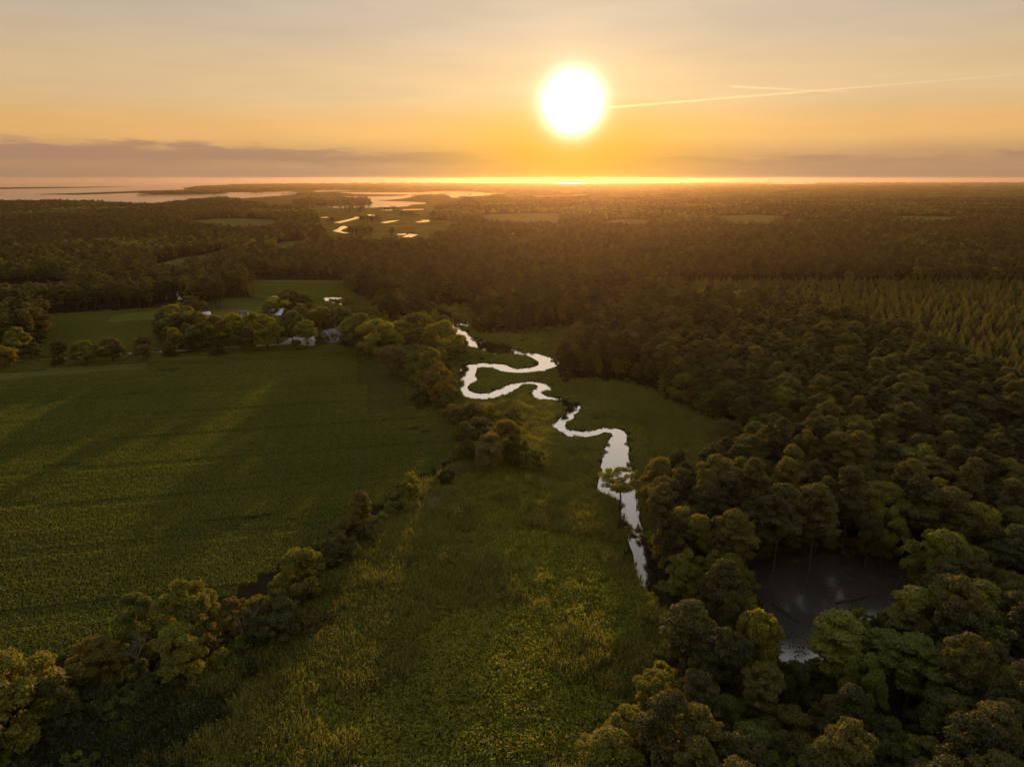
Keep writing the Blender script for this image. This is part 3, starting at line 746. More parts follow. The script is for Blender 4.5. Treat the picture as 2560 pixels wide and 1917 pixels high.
# hedgerow
H_('vine_tree','shrub',Z6b(810,800,678,110),'green_leaves','upper lump of vine-covered tree beside the field ditch',GR_HEDGE)
H_('vine_tree','shrub',Z6b(812,885,755,130),'green_leaves','lower lump of vine-covered tree beside the field ditch',GR_HEDGE)
H_('hedge_bush','shrub',Z6b(1020,780,680,130),'dark_leaves','dark bush on the ditch verge next to the bare pale tree',GR_HEDGE,'shrub')
H_('hedge_bush','shrub',Z6b(690,925,865,110),'green_leaves','low bush below the vine-covered tree',GR_HEDGE,'shrub')
H_('hedge_tree','broadleaf',Z6b(420,1120,965,220),'grey_leaves','fuzzy grey-brown tree beside the field ditch',GR_HEDGE)
H_('hedge_tree','broadleaf',Z6b(390,1260,1075,240),'dark_leaves','dark bushy tree in front of the fuzzy grey-brown tree',GR_HEDGE)
H_('hedge_bush','shrub',Z6b(250,1230,1100,120),'yellow_leaves','yellowish bush between golden tree and fuzzy grey-brown tree',GR_HEDGE,'shrub')
H_('golden_hedge_tree','broadleaf',Z6b(150,1480,1150,310),'yellow_leaves','large golden tree of the hedgerow, fully lit top',GR_HEDGE)
H_('hedge_bush','shrub',Z5(1370,900,790,170),'grey_leaves','grey-green bush by the ditch behind the golden tree',GR_HEDGE,'shrub')
H_('hedge_tree','broadleaf',Z5(1430,1030,800,260),'dark_leaves','dark low tree before the large golden tree',GR_HEDGE)
H_('hedge_bush','shrub',Z5(1560,1000,900,130),'orange_leaves','russet-tipped bush at the marsh side of the golden tree',GR_HEDGE,'shrub')
H_('hedge_tree','broadleaf',Z5(980,1060,710,290),'yellow_leaves','large olive tree of the hedgerow beside the field ditch',GR_HEDGE)
H_('hedge_tree','tall',Z5(720,1060,780,210),'green_leaves','open-branched green tree next to the large olive hedgerow tree',GR_HEDGE)
H_('hedge_tree','broadleaf',Z5(920,1210,940,240),'green_leaves','dark green tree under the large olive hedgerow tree',GR_HEDGE)
H_('hedge_tree','airy',Z5(1200,1090,790,230),'orange_leaves','thin russet tree with pale branches in the hedgerow',GR_HEDGE)
H_('hedge_tree','broadleaf',Z5(490,1230,1010,270),'orange_leaves','russet-green tree beside the forked white dead tree',GR_HEDGE)
H_('hedge_bush','shrub',Z5(580,1240,1130,120),'orange_leaves','orange bush at the foot of the white dead tree',GR_HEDGE,'shrub')
H_('corner_tree','broadleaf',Z5(130,1510,1090,380),'yellow_leaves','biggest yellow-green tree at the end of the hedgerow',GR_HEDGE)
H_('corner_tree','broadleaf',Z5(-40,1500,1130,300),'yellow_leaves','yellow-green tree beyond the biggest hedgerow-end tree',GR_HEDGE)
H_('corner_tree','broadleaf',Z5(310,1510,1210,180),'dark_leaves','dark bushy tree at the marsh side of the biggest hedgerow-end tree',GR_HEDGE)
H_('corner_bush','shrub',Z5(390,1690,1600,160),'green_leaves','green bush standing alone in the dark reeds by the hedgerow end',GR_HEDGE,'shrub')
H_('corner_bush','shrub',Z5(40,1680,1590,130),'green_leaves','green bush below the hedgerow-end tree',GR_HEDGE,'shrub')
# driveway row
dl = ['first','second','third','fourth','fifth','sixth']
H_('drive_tree','broadleaf',Z2(1440,890,720,150),'orange_leaves','russet tree of the driveway row, nearest the farm',GR_DRIVE)
H_('drive_tree','broadleaf',Z2(1440,800,650,140),'dark_leaves','dark tree across the driveway behind the russet one',GR_DRIVE)
H_('drive_tree','broadleaf',Z2(1130,910,650,220),'orange_leaves','tallest tree of the driveway row, gold on one side',GR_DRIVE)
H_('drive_tree','broadleaf',Z2(860,925,680,220),'green_leaves','wide olive tree of the driveway row, next to its tallest tree',GR_DRIVE)
H_('drive_tree','broadleaf',Z2(590,850,690,190),'dark_leaves','dark round tree across the driveway from the little round bush',GR_DRIVE)
H_('drive_bush','shrub',Z2(585,945,840,100),'dark_leaves','little round bush between driveway and crop field',GR_DRIVE,'shrub')
H_('drive_tree','broadleaf',Z2(320,880,700,180),'dark_leaves','brownish round tree beside the driveway bend',GR_DRIVE)
H_('drive_tree','broadleaf',Z2(200,860,540,180),'yellow_leaves','yellow-green tree at the pasture corner by the driveway bend',GR_DRIVE)
H_('drive_tree','broadleaf',Z2(150,900,650,160),'yellow_leaves','yellow-green tree in front of the pasture-corner tree',GR_DRIVE)
H_('drive_tree','tall',Z2(340,730,360,250),'orange_leaves','tall leaning olive-brown tree at the pasture corner',GR_DRIVE)
H_('drive_tree','broadleaf',Z2(20,980,740,220),'orange_leaves','orange-gold tree in the driveway bend',GR_DRIVE)
H_('drive_tree','broadleaf',Z2(70,720,450,180),'dark_leaves','dark tree behind the pasture-corner trees',GR_DRIVE)
H_('grey_tree','tall',Z2(180,560,240,180),'grey_leaves','ashy grey-leaved tree before the dark wood beside the pasture',GR_DRIVE)
# creek bank, right side, swamp
H_('creek_lone_tree','airy',Z6b(2090,905,665,235),'green_leaves','lone thin-leaved tree standing on the creek bank against the water',None)
for i, (p, k, m, lab) in enumerate([
 (Z7(300,680,400,220),'broadleaf','orange_leaves','russet-olive tree on the far bank facing the lone creek tree'),
 (Z7(395,620,358,100),'broadleaf','dark_leaves','small dark-green tree behind the russet-olive bank tree'),
 (Z7(640,340,198,180),'airy','grey_leaves','pale open-crowned tree at the edge of the brown marsh corner'),
 (Z7(930,500,275,260),'broadleaf','green_leaves','large dome-shaped tree at the brown marsh corner'),
 (Z7(1095,480,300,180),'broadleaf','yellow_leaves','yellow-topped tree next to the large dome-shaped one'),
 (Z7(720,700,390,230),'broadleaf','yellow_leaves','olive tree standing out before the brown marsh corner'),
 (Z7(860,640,418,130),'pine','green_leaves','slim round-headed tree beside the standing-out olive tree'),
 (Z7(900,1000,485,240),'pine','pine_needles','tall dark pine of the pair above the swamp pond'),
 (Z7(1085,1000,478,200),'pine','pine_needles','second tall dark pine of the pair above the swamp pond'),
 (Z7(1240,820,570,130),'broadleaf','green_leaves','bright green tree under the pair of tall dark pines'),
 (Z7(1270,620,380,140),'airy','grey_leaves','pale grey thin tree between the dark crowns'),
 (Z7(1620,640,328,260),'tall','green_leaves','lighter green tree with feathery top among dark pines'),
 (Z7(1680,720,400,230),'pine','pine_needles','dark pine in front of the feathery green tree'),
 (Z7(1770,960,558,250),'pine','pine_needles','dark broad pine at the back of the swamp pond'),
 (Z7(1880,1000,690,210),'broadleaf','dark_leaves','dark broadleaf tree at the back rim of the swamp pond'),
 (Z7(1460,960,660,180),'broadleaf','yellow_leaves','yellow-green topped tree at the back of the swamp pond'),
 (Z7(1380,980,690,150),'broadleaf','dark_leaves','dark tree beside the yellow-green topped pond tree'),
 (Z7(400,1000,665,130),'tall','yellow_leaves','slim yellow tree on the creek bank before the bend'),
 (Z7(490,1030,690,210),'broadleaf','yellow_leaves','broad yellow-gold tree beside the lower creek'),
 (Z7(650,1030,720,160),'broadleaf','orange_leaves','orange-gold tree next to the broad yellow-gold one'),
 (Z7(610,860,668,70),'tall','orange_leaves','narrow orange spire behind the yellow-gold trees'),
 (Z7(770,980,690,150),'airy','grey_leaves','greyish thin tree between orange-gold tree and tall pines'),
 (Z7(330,1010,750,110),'broadleaf','orange_leaves','russet tree leaning over the lower creek'),
 (Z7(450,1130,890,210),'broadleaf','green_leaves','dark green tree below the yellow-gold trees at the creek'),
 (Z7(600,1050,850,150),'broadleaf','dark_leaves','dark tree at the foot of the orange-gold tree'),
 (Z7(720,1150,975,160),'broadleaf','green_leaves','green tree at the pond corner nearest the creek'),
 (Z8(590,600,195,230),'pine','dark_leaves','tall dark oval tree at the end of the open creek'),
 (Z8(800,520,160,180),'broadleaf','dark_leaves','dark tree between open creek and swamp pond'),
 (Z8(930,660,240,225),'broadleaf','yellow_leaves','golden-lit tree on the near shore of the swamp pond'),
 (Z8(1290,640,262,235),'pine','green_leaves','open green pine at the near corner of the swamp pond'),
 (Z8(1400,470,220,120),'airy','green_leaves','thin tall pine standing against the pond water'),
 (Z8(1640,470,128,230),'pine','green_leaves','round-headed lit pine on the pond shore, creek side of three'),
 (Z8(1790,450,113,190),'pine','green_leaves','round-headed lit pine on the pond shore, middle of three'),
 (Z8(1960,450,103,190),'pine','green_leaves','round-headed lit pine on the pond shore, last of three'),
 (Z8(1640,740,362,260),'pine','green_leaves','large lit pine with many lobes before the pond-shore three'),
 (Z8(1520,640,340,200),'pine','green_leaves','lit pine beside the many-lobed large pine'),
 (Z8(1800,690,412,210),'pine','pine_needles','dark pine beside the many-lobed large pine'),
 (Z8(490,650,420,150),'shrub','yellow_leaves','yellow bush at the foot of the tall dark oval tree'),
 (Z8(480,800,558,230),'broadleaf','yellow_leaves','yellow-green tree at the marsh corner by the dark channel'),
 (Z8(630,830,565,190),'broadleaf','green_leaves','green tree beside the dark channel'),
 (Z8(300,960,715,250),'broadleaf','yellow_leaves','pale yellow tree at the reed edge'),
 (Z8(560,980,690,250),'broadleaf','green_leaves','large green tree behind the pale yellow reed-edge tree'),
 (Z8(790,880,650,170),'broadleaf','green_leaves','bright green tree beside the dark channel end'),
 (Z8(230,1080,830,310),'broadleaf','yellow_leaves','biggest yellow tree in the reed-edge corner'),
 (Z8(1070,940,708,260),'broadleaf','orange_leaves','gold-brown tree, brightest top below the swamp pond'),
 (Z8(960,1030,790,230),'broadleaf','yellow_leaves','olive-gold tree below the gold-brown one'),
 (Z8(860,1090,800,230),'broadleaf','green_leaves','green tree below the dark channel end'),
 (Z8(1250,900,655,140),'tall','orange_leaves','slim russet tree next to the gold-brown one'),
 (Z8(1160,1100,885,210),'broadleaf','dark_leaves','dark tree below the gold-brown one'),
 (Z8(1340,920,690,140),'tall','orange_leaves','slim copper tree beside the slim russet one'),
 (Z8(1100,780,480,170),'broadleaf','dark_leaves','dark green tree behind the gold-brown one'),
 (Z8(1390,830,440,190),'broadleaf','green_leaves','olive tree under the open green pine'),
]):
    H_({'pine': 'swamp_pine', 'shrub': 'swamp_bush'}.get(k, 'swamp_tree'), k, p, m, lab, GR_POND, 'shrub' if k == 'shrub' else 'tree')

hero_xy = []
for i, (nm, kind, pos, lm, lab, grp, cat) in enumerate(HERO):
    x, y, h, w = spot(*pos)
    lo, hi = {'shrub': (1.5, 7), 'conifer': (3, 12), 'pine': (10, 23)}.get(kind, (5, 22))
    h = max(lo, min(hi, h)); w *= 1.18 if grp in (GR_DRIVE, GR_FARM) else 1.0; w = max(.45 * h if kind not in ('conifer',) else .3 * h, min(w, 1.15 * h if kind != 'shrub' else 2.4 * h))
    e = put_tree(nm, kind, i * 5 + 1, x, y, h, w, lm, lab, cat, grp)
    hero_xy.append((x, y, w / 2))
hero_xy = np.array(hero_xy)

# the thick of the farm wood between the single trees
FILL = [PL([(392,855),(425,800),(480,808),(500,830),(560,845),(640,850),(640,862),(520,870),(410,876)]), PL([(560,835),(630,812),(660,822),(735,820),(745,838),(700,843),(600,850)]),
        PL([(735,812),(800,800),(862,802),(885,828),(850,826),(800,818),(750,826)]), PL([(880,805),(960,795),(1050,805),(1075,835),(1080,880),(1100,950),(1080,975),(1050,930),(980,912),(925,888),(893,860)]),
        PL([(1050,965),(1115,960),(1150,1010),(1190,1040),(1180,1058),(1120,1045),(1060,1010)])]
for fi, poly in enumerate(FILL):
    q = np.array(poly); n = 0
    for _ in range(4000):
        x, y = rng.uniform(q[:, 0].min(), q[:, 0].max()), rng.uniform(q[:, 1].min(), q[:, 1].max())
        if not in_poly(np.array([x]), np.array([y]), q)[0] or np.min(np.hypot(hero_xy[:, 0] - x, hero_xy[:, 1] - y)) < 6.2: continue
        kd = 'shrub' if fi == 4 else ('broadleaf', 'broadleaf', 'tall')[int(rng.integers(3))]
        h = rng.uniform(4, 6.5) if fi == 4 else rng.uniform(5.5, 8.5) if fi == 1 else rng.uniform(9, 14)
        lmf = ('green_leaves', 'dark_leaves', 'yellow_leaves', 'green_leaves')[int(rng.integers(4))]; lw_ = {'green_leaves': 'green', 'dark_leaves': 'dark', 'yellow_leaves': 'yellow-green'}[lmf]; sh_ = ' slim' if kd == 'tall' else ''
        put_tree('creek_bush' if fi == 4 else 'farm_tree', kd, int(rng.integers(9)), x, y, h, h * (1.3 if fi == 4 else .72), lmf,
                 lw_ + sh_ + (' tree in the close-set wood by the driveway end of the farm', ' low tree in the close-set wood before the big barn', ' tree in the close-set wood behind the grey house', ' tree in the strip of wood between lawn corner and upper creek', ' low bush in the thicket below the creek loop')[fi],
                 'shrub' if fi == 4 else 'tree', ('trees of the driveway-end farm wood', 'trees before the barn', 'trees behind the grey house', 'trees filling the creek strip', 'bushes of the thicket')[fi])
        hero_xy = np.concatenate([hero_xy, [[x, y, 3]]])

# dead and bare trees
for nm, pos, seed, lab in (('bare_tree', Z6b(940,970,795,160), 5, 'bare pale tree with fine twigs in the marsh beside the vine-covered tree'),
                           ('dead_tree', Z5(705,1195,950,230), 11, 'white dead tree with forked branches at the hedgerow foot'),
                           ('dead_tree', Z5(1230,1090,830,170), 17, 'pale dead tree inside the thin russet hedgerow tree'),
                           ('dead_tree', Z8(920,640,480,120), 23, 'leaning grey snag under the golden-lit pond tree'),
                           ('dead_tree', Z8(1890,150,40,130), 29, 'grey dead tree standing in the swamp pond')):
    x, y, h, w = spot(*pos); h = max(5, min(14, h))
    v, f = bare_tree(seed, h, .17 * h / 9, .8)
    e = bpy.data.objects.new(nm, None); C.objects.link(e); e.location = (x, y, 0); tag(e, lab, 'dead tree', 'bare and dead trees')
    n_tr = 5 * 6
    link('branch', mesh_np('bare_branches', v, f[24:] , ['grey_dead_wood']), e)
    link('trunk', mesh_np('bare_trunk', v[:n_tr], f[:24], ['grey_dead_wood']), e)
# logs lying in the pond
for i, (x, y, ln, a, lab) in enumerate(((2130,1500,9,.3,'grey log lying in the swamp pond'), (1960,1530,8,2.0,'dark log with stubs near the pond shore'), (2250,1455,11,.9,'long fallen trunk at the back of the swamp pond'))):
    gx, gy = G(x, y)
    parts = [tube([(-ln / 2, 0, .1), (-ln / 4, .1, .18), (ln / 4, -.1, .2), (ln / 2, .1, .3)], [.25, .24, .2, .12], 8)]
    for k in range(5): parts.append(tube([(ln * (.1 * k - .1), 0, .2), (ln * (.1 * k - .02), .7 * (-1) ** k, .6 + .1 * k), (ln * (.1 * k), 1.2 * (-1) ** k, .8)], [.08, .05, .02], 5))
    o = link('fallen_log', mesh_np('fallen_log', *join(parts), ['wet_log_bark'])); o.location = (gx, gy, 0.02); o.rotation_euler = (0, 0, a); tag(o, lab, 'log', 'logs in the swamp pond')

# ================================================================== FARM BUILDINGS, CAR
def plain(name, col, rough=.6, metal=0., scale=1.5, var=.25):
    t = NT(name); p = t.n('ShaderNodeBsdfPrincipled')
    nz = t.noise(t.n('ShaderNodeTexCoord').outputs['Object'], scale, 5)
    c = t.ramp(nz, [(.25, tuple(v * (1 - var) for v in col)), (.75, tuple(min(1, v * (1 + var * .5)) for v in col))])
    t.l(c, p.inputs['Base Color']); p.inputs['Roughness'].default_value = rough; p.inputs['Metallic'].default_value = metal
    t.l(p.outputs[0], t.out.inputs[0])
plain('metal_roof', (.62, .64, .68), .35, .5); plain('shingle_roof', (.16, .145, .135), .9); plain('white_siding', (.72, .70, .67), .7, 0, .6, .12)
plain('barn_wood', (.10, .06, .045), .85); plain('grey_siding', (.34, .33, .32), .8); plain('white_trim', (.75, .74, .72), .6, 0, 2, .08)
plain('window_glass', (.03, .035, .04), .08, 0, 1, .1); plain('brick', (.26, .12, .085), .9); plain('car_paint', (.55, .56, .58), .25, .3, 1, .05)
plain('tyre_rubber', (.025, .025, .025), .9); plain('rim_metal', (.5, .5, .5), .35, .8); plain('light_lens', (.7, .68, .6), .2); plain('tail_lens', (.4, .03, .02), .3)
def box(x0, x1, y0, y1, z0, z1):
    V = np.array([(x, y, z) for z in (z0, z1) for y in (y0, y1) for x in (x0, x1)])
    return V, np.array([(0, 2, 3, 1), (4, 5, 7, 6), (0, 1, 5, 4), (2, 6, 7, 3), (0, 4, 6, 2), (1, 3, 7, 5)])
def bpart(name, geo, mat, parent): return link(name, mesh_np(name, geo[0], geo[1], [mat]), parent)
def gable_walls(L, W, e, rdg):
    V = [(-L/2,-W/2,0),(L/2,-W/2,0),(L/2,W/2,0),(-L/2,W/2,0),(-L/2,-W/2,e),(L/2,-W/2,e),(L/2,W/2,e),(-L/2,W/2,e),(-L/2,0,rdg),(L/2,0,rdg)]
    Q = np.array([(0,1,5,4),(2,3,7,6),(1,2,6,5),(3,0,4,7)]); T = np.array([(5,6,9),(7,4,8)])
    return np.array(V, float), [Q, T]
def gable_roof(L, W, e, rdg, ov=.5, th=.18):
    s = (rdg - e) / (W / 2); Lo = L / 2 + ov; Wo = W / 2 + ov; ze = e - s * ov + .05; zr = rdg + .05
    V = []
    for x in (-Lo, Lo):
        V += [(x, -Wo, ze), (x, 0, zr), (x, Wo, ze), (x, -Wo, ze + th), (x, 0, zr + th), (x, Wo, ze + th)]
    F = [(3,9,10,4),(4,10,11,5),(0,1,7,6),(1,2,8,7),(0,6,9,3),(2,5,11,8),(0,3,4,1),(1,4,5,2),(6,7,10,9),(7,8,11,10)]
    return np.array(V, float), np.array(F)
def house(name, pos, L, W, e, rdg, rot, wallm, roofm, label, cat, windows=(), doors=(), chimney=None, trim=False):
    gx, gy = G(*pos); r = bpy.data.objects.new(name, None); C.objects.link(r); r.location = (gx, gy, 0); r.rotation_euler = (0, 0, math.radians(rot)); tag(r, label, cat, 'farm buildings')
    v, f = gable_walls(L, W, e, rdg); link('wall', mesh_np('wall', v, f, [wallm]), r)
    rf = bpart('roof', gable_roof(L, W, e, rdg), roofm, r)
    if roofm == 'metal_roof':
        s = (rdg - e) / (W / 2)
        for sd in (-1, 1):
            for k in range(int(L / .9) + 1):
                x = -L / 2 + k * .9
                v = np.array([(x-.03, sd*.03, rdg+.23), (x+.03, sd*.03, rdg+.23), (x+.03, sd*(W/2+.48), e-s*.48+.23), (x-.03, sd*(W/2+.48), e-s*.48+.23)])
                v = np.concatenate([v, v + np.array([0, 0, .06])])
                bpart('roof_seam', (v, np.array([(0,1,2,3),(4,7,6,5),(0,4,5,1),(1,5,6,2),(2,6,7,3),(3,7,4,0)])), roofm, rf)
    if chimney: bpart('chimney', box(chimney-.4, chimney+.4, -.35, .35, rdg-.6, rdg+1.3), 'brick', rf)
    if trim:
        for sx in (-1, 1):
            for sy in (-1, 1):
                x = sx * (L / 2 + .53); s = (rdg - e) / (W / 2)
                v = np.array([(x-.04, 0, rdg), (x+.04, 0, rdg), (x+.04, sy*(W/2+.5), e-s*.5), (x-.04, sy*(W/2+.5), e-s*.5)]); v = np.concatenate([v, v + np.array([0, 0, .34])])
                bpart('rake_board', (v, np.array([(0,1,2,3),(4,7,6,5),(0,4,5,1),(1,5,6,2),(2,6,7,3),(3,7,4,0)])), 'white_trim', rf)
    for side, t, z, w, h in windows:
        if side in 'fb':
            y = -W/2 if side == 'f' else W/2; sg = -1 if side == 'f' else 1
            fr = bpart('window', box(t-w/2-.1, t+w/2+.1, min(y, y+sg*.05), max(y, y+sg*.05), z-.1, z+h+.1), 'white_trim', r); bpart('pane', box(t-w/2, t+w/2, min(y+sg*.05, y+sg*.07), max(y+sg*.05, y+sg*.07), z, z+h), 'window_glass', fr)
        else:
            x = -L/2 if side == 'l' else L/2; sg = -1 if side == 'l' else 1
            fr = bpart('window', box(min(x, x+sg*.05), max(x, x+sg*.05), t-w/2-.1, t+w/2+.1, z-.1, z+h+.1), 'white_trim', r); bpart('pane', box(min(x+sg*.05, x+sg*.07), max(x+sg*.05, x+sg*.07), t-w/2, t+w/2, z, z+h), 'window_glass', fr)
    for t, w, h, m in doors:
        d = bpart('door', box(t-w/2, t+w/2, -W/2-.06, -W/2, 0.02, h), m, r); bpart('handle', box(t+w/2-.2, t+w/2-.1, -W/2-.12, -W/2-.06, h*.45, h*.45+.15), 'rim_metal', d)
    return r
house('barn', (690,797), 12.0, 9.5, 3.6, 7.0, -8, 'barn_wood', 'metal_roof', 'large dark barn with pale blue metal roof behind the farm trees', 'barn', [('r', -2, 1.2, 1, 1), ('r', 2, 1.2, 1, 1)], [(0, 3.2, 3.0, 'barn_wood')])
house('shed', (512,796), 6.5, 4.6, 2.6, 4.2, 35, 'barn_wood', 'metal_roof', 'small dark shed with pale metal roof beside the orange-lit tree', 'shed', [('f', 1.6, 1, .8, .8)], [(-1, 1.2, 2.0, 'white_siding')])
house('shed', (610,790), 5.0, 4.0, 2.4, 3.8, 10, 'grey_siding', 'shingle_roof', 'little grey shed half hidden behind the farm trees', 'shed', [('f', 1.2, 1, .8, .8)], [(-1, 1.0, 2.0, 'white_siding')])
house('garage', (778,862), 5.6, 6.5, 3.2, 5.0, 78, 'white_siding', 'metal_roof', 'white garage with pale roof beside the gravel yard', 'garage', [('l', 0, 1, 1, 1)], [(0, 2.6, 2.3, 'white_trim')])
house('house', (832,852), 10.5, 8.0, 3.4, 7.0, 60, 'grey_siding', 'shingle_roof', 'grey gabled house with white roof trim and chimney', 'house', [('l', -2, 1, 1, 1.3), ('l', 2, 1, 1, 1.3), ('l', 0, 4.2, .9, 1.1), ('f', -3, 1, 1, 1.3), ('f', 3, 1, 1, 1.3)], [(0, 1.1, 2.1, 'white_siding')], 2.5, True)

def car(pos, rot, label):
    gx, gy = G(*pos); r = bpy.data.objects.new('parked_car', None); C.objects.link(r); r.location = (gx, gy, .02); r.rotation_euler = (0, 0, math.radians(rot)); tag(r, label, 'car')
    prof = [(-2.2,.35),(-2.25,.75),(-2.1,.98),(-1.5,1.02),(1.0,1.0),(2.0,.86),(2.25,.66),(2.2,.35)]
    def extr(pf, w, inset=0):
        n = len(pf); V = [(x, -w, z) for x, z in pf] + [(x, w, z) for x, z in pf]
        F = [np.array([(i, (i+1) % n, n+(i+1) % n, n+i) for i in range(n)])]
        return np.array(V, float), F + [np.array([list(range(n))[::-1]]), np.array([list(range(n, 2*n))])]
    v, f = extr(prof, .88); link('body', mesh_np('body', v, f, ['car_paint']), r)
    v, f = extr([(-1.75,1.0),(-1.35,1.42),(.15,1.45),(.95,1.0)], .74); cb = link('cabin', mesh_np('cabin', v, f, ['window_glass']), r)
    bpart('roof', box(-1.3, .1, -.72, .72, 1.43, 1.48), 'car_paint', cb)
    for x in (-1.35, 1.35):
        for sy in (-1, 1):
            w = bpart('wheel', tube([(x, sy*.72, .33), (x, sy*.92, .33)], [.33, .33], 14), 'tyre_rubber', r); bpart('rim', tube([(x, sy*.9, .33), (x, sy*.935, .33)], [.2, .12], 10), 'rim_metal', w)
    for sy in (-1, 1):
        bpart('headlight', box(2.16, 2.27, sy*.62-.16, sy*.62+.16, .62, .76), 'light_lens', r); bpart('tail_light', box(-2.28, -2.2, sy*.66-.13, sy*.66+.13, .68, .85), 'tail_lens', r)
car((883, 846), 8, 'pale silver car parked on the grass beside the grey house')

# ================================================================== SCATTER OF WOODS
open_polys = [marsh, field, lawn, pasture, side_past, west_field, wet_meadow, far_marsh, inlet, lobe, bay] + clear
water_polys = [creek, upper, pond_swamp, pond_road, pond_meadow, pond_strip]
def blocked(px, py):
    b = np.zeros(len(px), bool)
    for p in open_polys + water_polys: b |= in_poly(px, py, p)
    b |= in_poly(px, py, ribbon(road, 20))
    b |= in_poly(px, py, swamp_channel)
    # land between track and marsh is hedgerow: only the single trees stand there
    return b
hedge_zone = PL([(1160,1060),(1160,1170),(900,1360),(700,1620),(420,1740),(0,1880),(-500,1990),(-500,1840),(0,1690),(113,1655),(547,1508),(781,1372),(1054,1195),(1147,1130)])
creek_zone = PL([(900,860),(1110,800),(1120,900),(1130,960),(1190,1060),(1150,1080),(1021,1022),(985,932)])
pond_gap = PL([(1860,1440),(2060,1385),(2330,1425),(2350,1450),(2320,1500,8),(2180,1560,19),(2080,1640,20),(2050,1680,20),(1960,1690,20),(1900,1600,14),(1850,1520,8)])
inlet_marsh = PL([(560,499),(620,484),(700,475),(900,474),(1100,475),(1290,480),(1265,487,12),(1180,494,14),(1120,508,14),(1085,516,12),(1100,524,8),(860,528),(720,524),(600,508)])
near_left = [(-400, -50), (22, -50), (22, 150), (-60, 120), (-400, 60)]
farm_gap = PL([(560,745),(700,742),(865,745),(880,800),(720,790),(560,790)])
open_polys += [hedge_zone, creek_zone, pond_gap, inlet_marsh, near_left, farm_gap]
plantation = PL([(1690,690),(2560,690),(3400,690),(3400,965,21),(2560,890,21),(2464,874,21),(2374,842,21),(2283,800,21),(2170,757,21),(2102,732,21),(1950,716,20),(1780,706,18),(1690,700,14)])
wood_left_strip = PL([(0,750),(110,790),(420,770),(430,745),(200,715),(0,730)])

def jitter_grid(x0, x1, y0, y1, step):
    nx, ny = int((x1 - x0) / step), int((y1 - y0) / step)
    gx, gy = np.meshgrid(np.arange(nx), np.arange(ny))
    px = x0 + (gx + .5 * (gy % 2) + rng.uniform(-.36, .36, gx.shape)) * step
    py = y0 + (gy + rng.uniform(-.36, .36, gx.shape)) * step
    return px.ravel(), py.ravel()
def fbm(px, py, scale, seed):
    """cheap value noise 0..1"""
    out = np.zeros(len(px)); amp = 1; tot = 0
    for o in range(3):
        r = np.random.default_rng(seed + o); T = r.random((256, 256))
        fx, fy = px * scale * 2 ** o + 1000.3, py * scale * 2 ** o + 1000.7
        ix, iy = np.floor(fx).astype(int), np.floor(fy).astype(int); tx, ty = fx - ix, fy - iy
        tx = tx * tx * (3 - 2 * tx); ty = ty * ty * (3 - 2 * ty)
        a = T[ix % 256, iy % 256]; b = T[(ix + 1) % 256, iy % 256]; c = T[ix % 256, (iy + 1) % 256]; d = T[(ix + 1) % 256, (iy + 1) % 256]
        out += amp * ((a * (1 - tx) + b * tx) * (1 - ty) + (c * (1 - tx) + d * tx) * ty); tot += amp; amp *= .5
    return out / tot
TANX = math.tan(HFOV / 2) * 1.14
rows = []
for y0, y1, step in ((40, 420, 5.6), (420, 900, 6.2), (900, 1700, 6.8), (1700, 2900, 8.2)):
    X = y1 * TANX + 60
    px, py = jitter_grid(-X, X, y0, y1, step)
    keep = (np.abs(px) < py * TANX + 70)
    px, py = px[keep], py[keep]
    b = blocked(px, py)
    px, py = px[~b], py[~b]
    rows.append(np.stack([px, py, np.full(len(px), step)], 1))
pts = np.concatenate(rows)
# leave room round the single trees and buildings
d2 = np.ones(len(pts), bool)
near = pts[:, 1] < 700
for hx, hy, hr in hero_xy:
    d2 &= ~(near & ((pts[:, 0] - hx) ** 2 + (pts[:, 1] - hy) ** 2 < (max(2.6, hr * .85)) ** 2))
pts = pts[d2 & (rng.random(len(pts)) > .09)]
farm_zone = PL([(430,800),(900,770),(930,800),(1000,850),(1090,900),(985,932),(850,864),(560,895),(380,908),(420,850)])
pts = pts[~in_poly(pts[:, 0], pts[:, 1], farm_zone)]
gap = PL([(400,755),(462,752),(465,790),(400,790)])
pts = pts[~in_poly(pts[:, 0], pts[:, 1], gap)]
px, py = pts[:, 0], pts[:, 1]
stand = fbm(px, py, .0045, 50) + .35 * (rng.random(len(px)) - .5)
is_plant = in_poly(px, py, plantation)
# which stand is pine, which broadleaf
kind = np.where(stand > .50, 1, 0)                 # 0 pine, 1 broadleaf
right_wood = (px > 10) & (py > 180) & (py < 600)
kind[right_wood] = np.where(stand[right_wood] > .62, 1, 0)
near_right = (py < 180)
kind[near_right] = np.where(stand[near_right] > .55, 1, 0)
kind[is_plant] = 2
midpine = (py > 640) & (py < 1300) & (px > -300)
kind[midpine] = np.where(stand[midpine] > .66, 1, 0)
hs = np.where(kind == 0, rng.uniform(.66, 1.12, len(px)), rng.uniform(.55, 1.08, len(px)))
hs *= .82 + .4 * fbm(px, py, .012, 80)
hs[kind == 2] = rng.uniform(.45, .85, (kind == 2).sum())
hs *= np.where(py > 620, .80, 1.0) * np.where((dist_poly(px, py, marsh) < 9) & (py < 620), .84, 1.0)
edge = np.maximum(1.0, pts[:, 2] / 6.2)

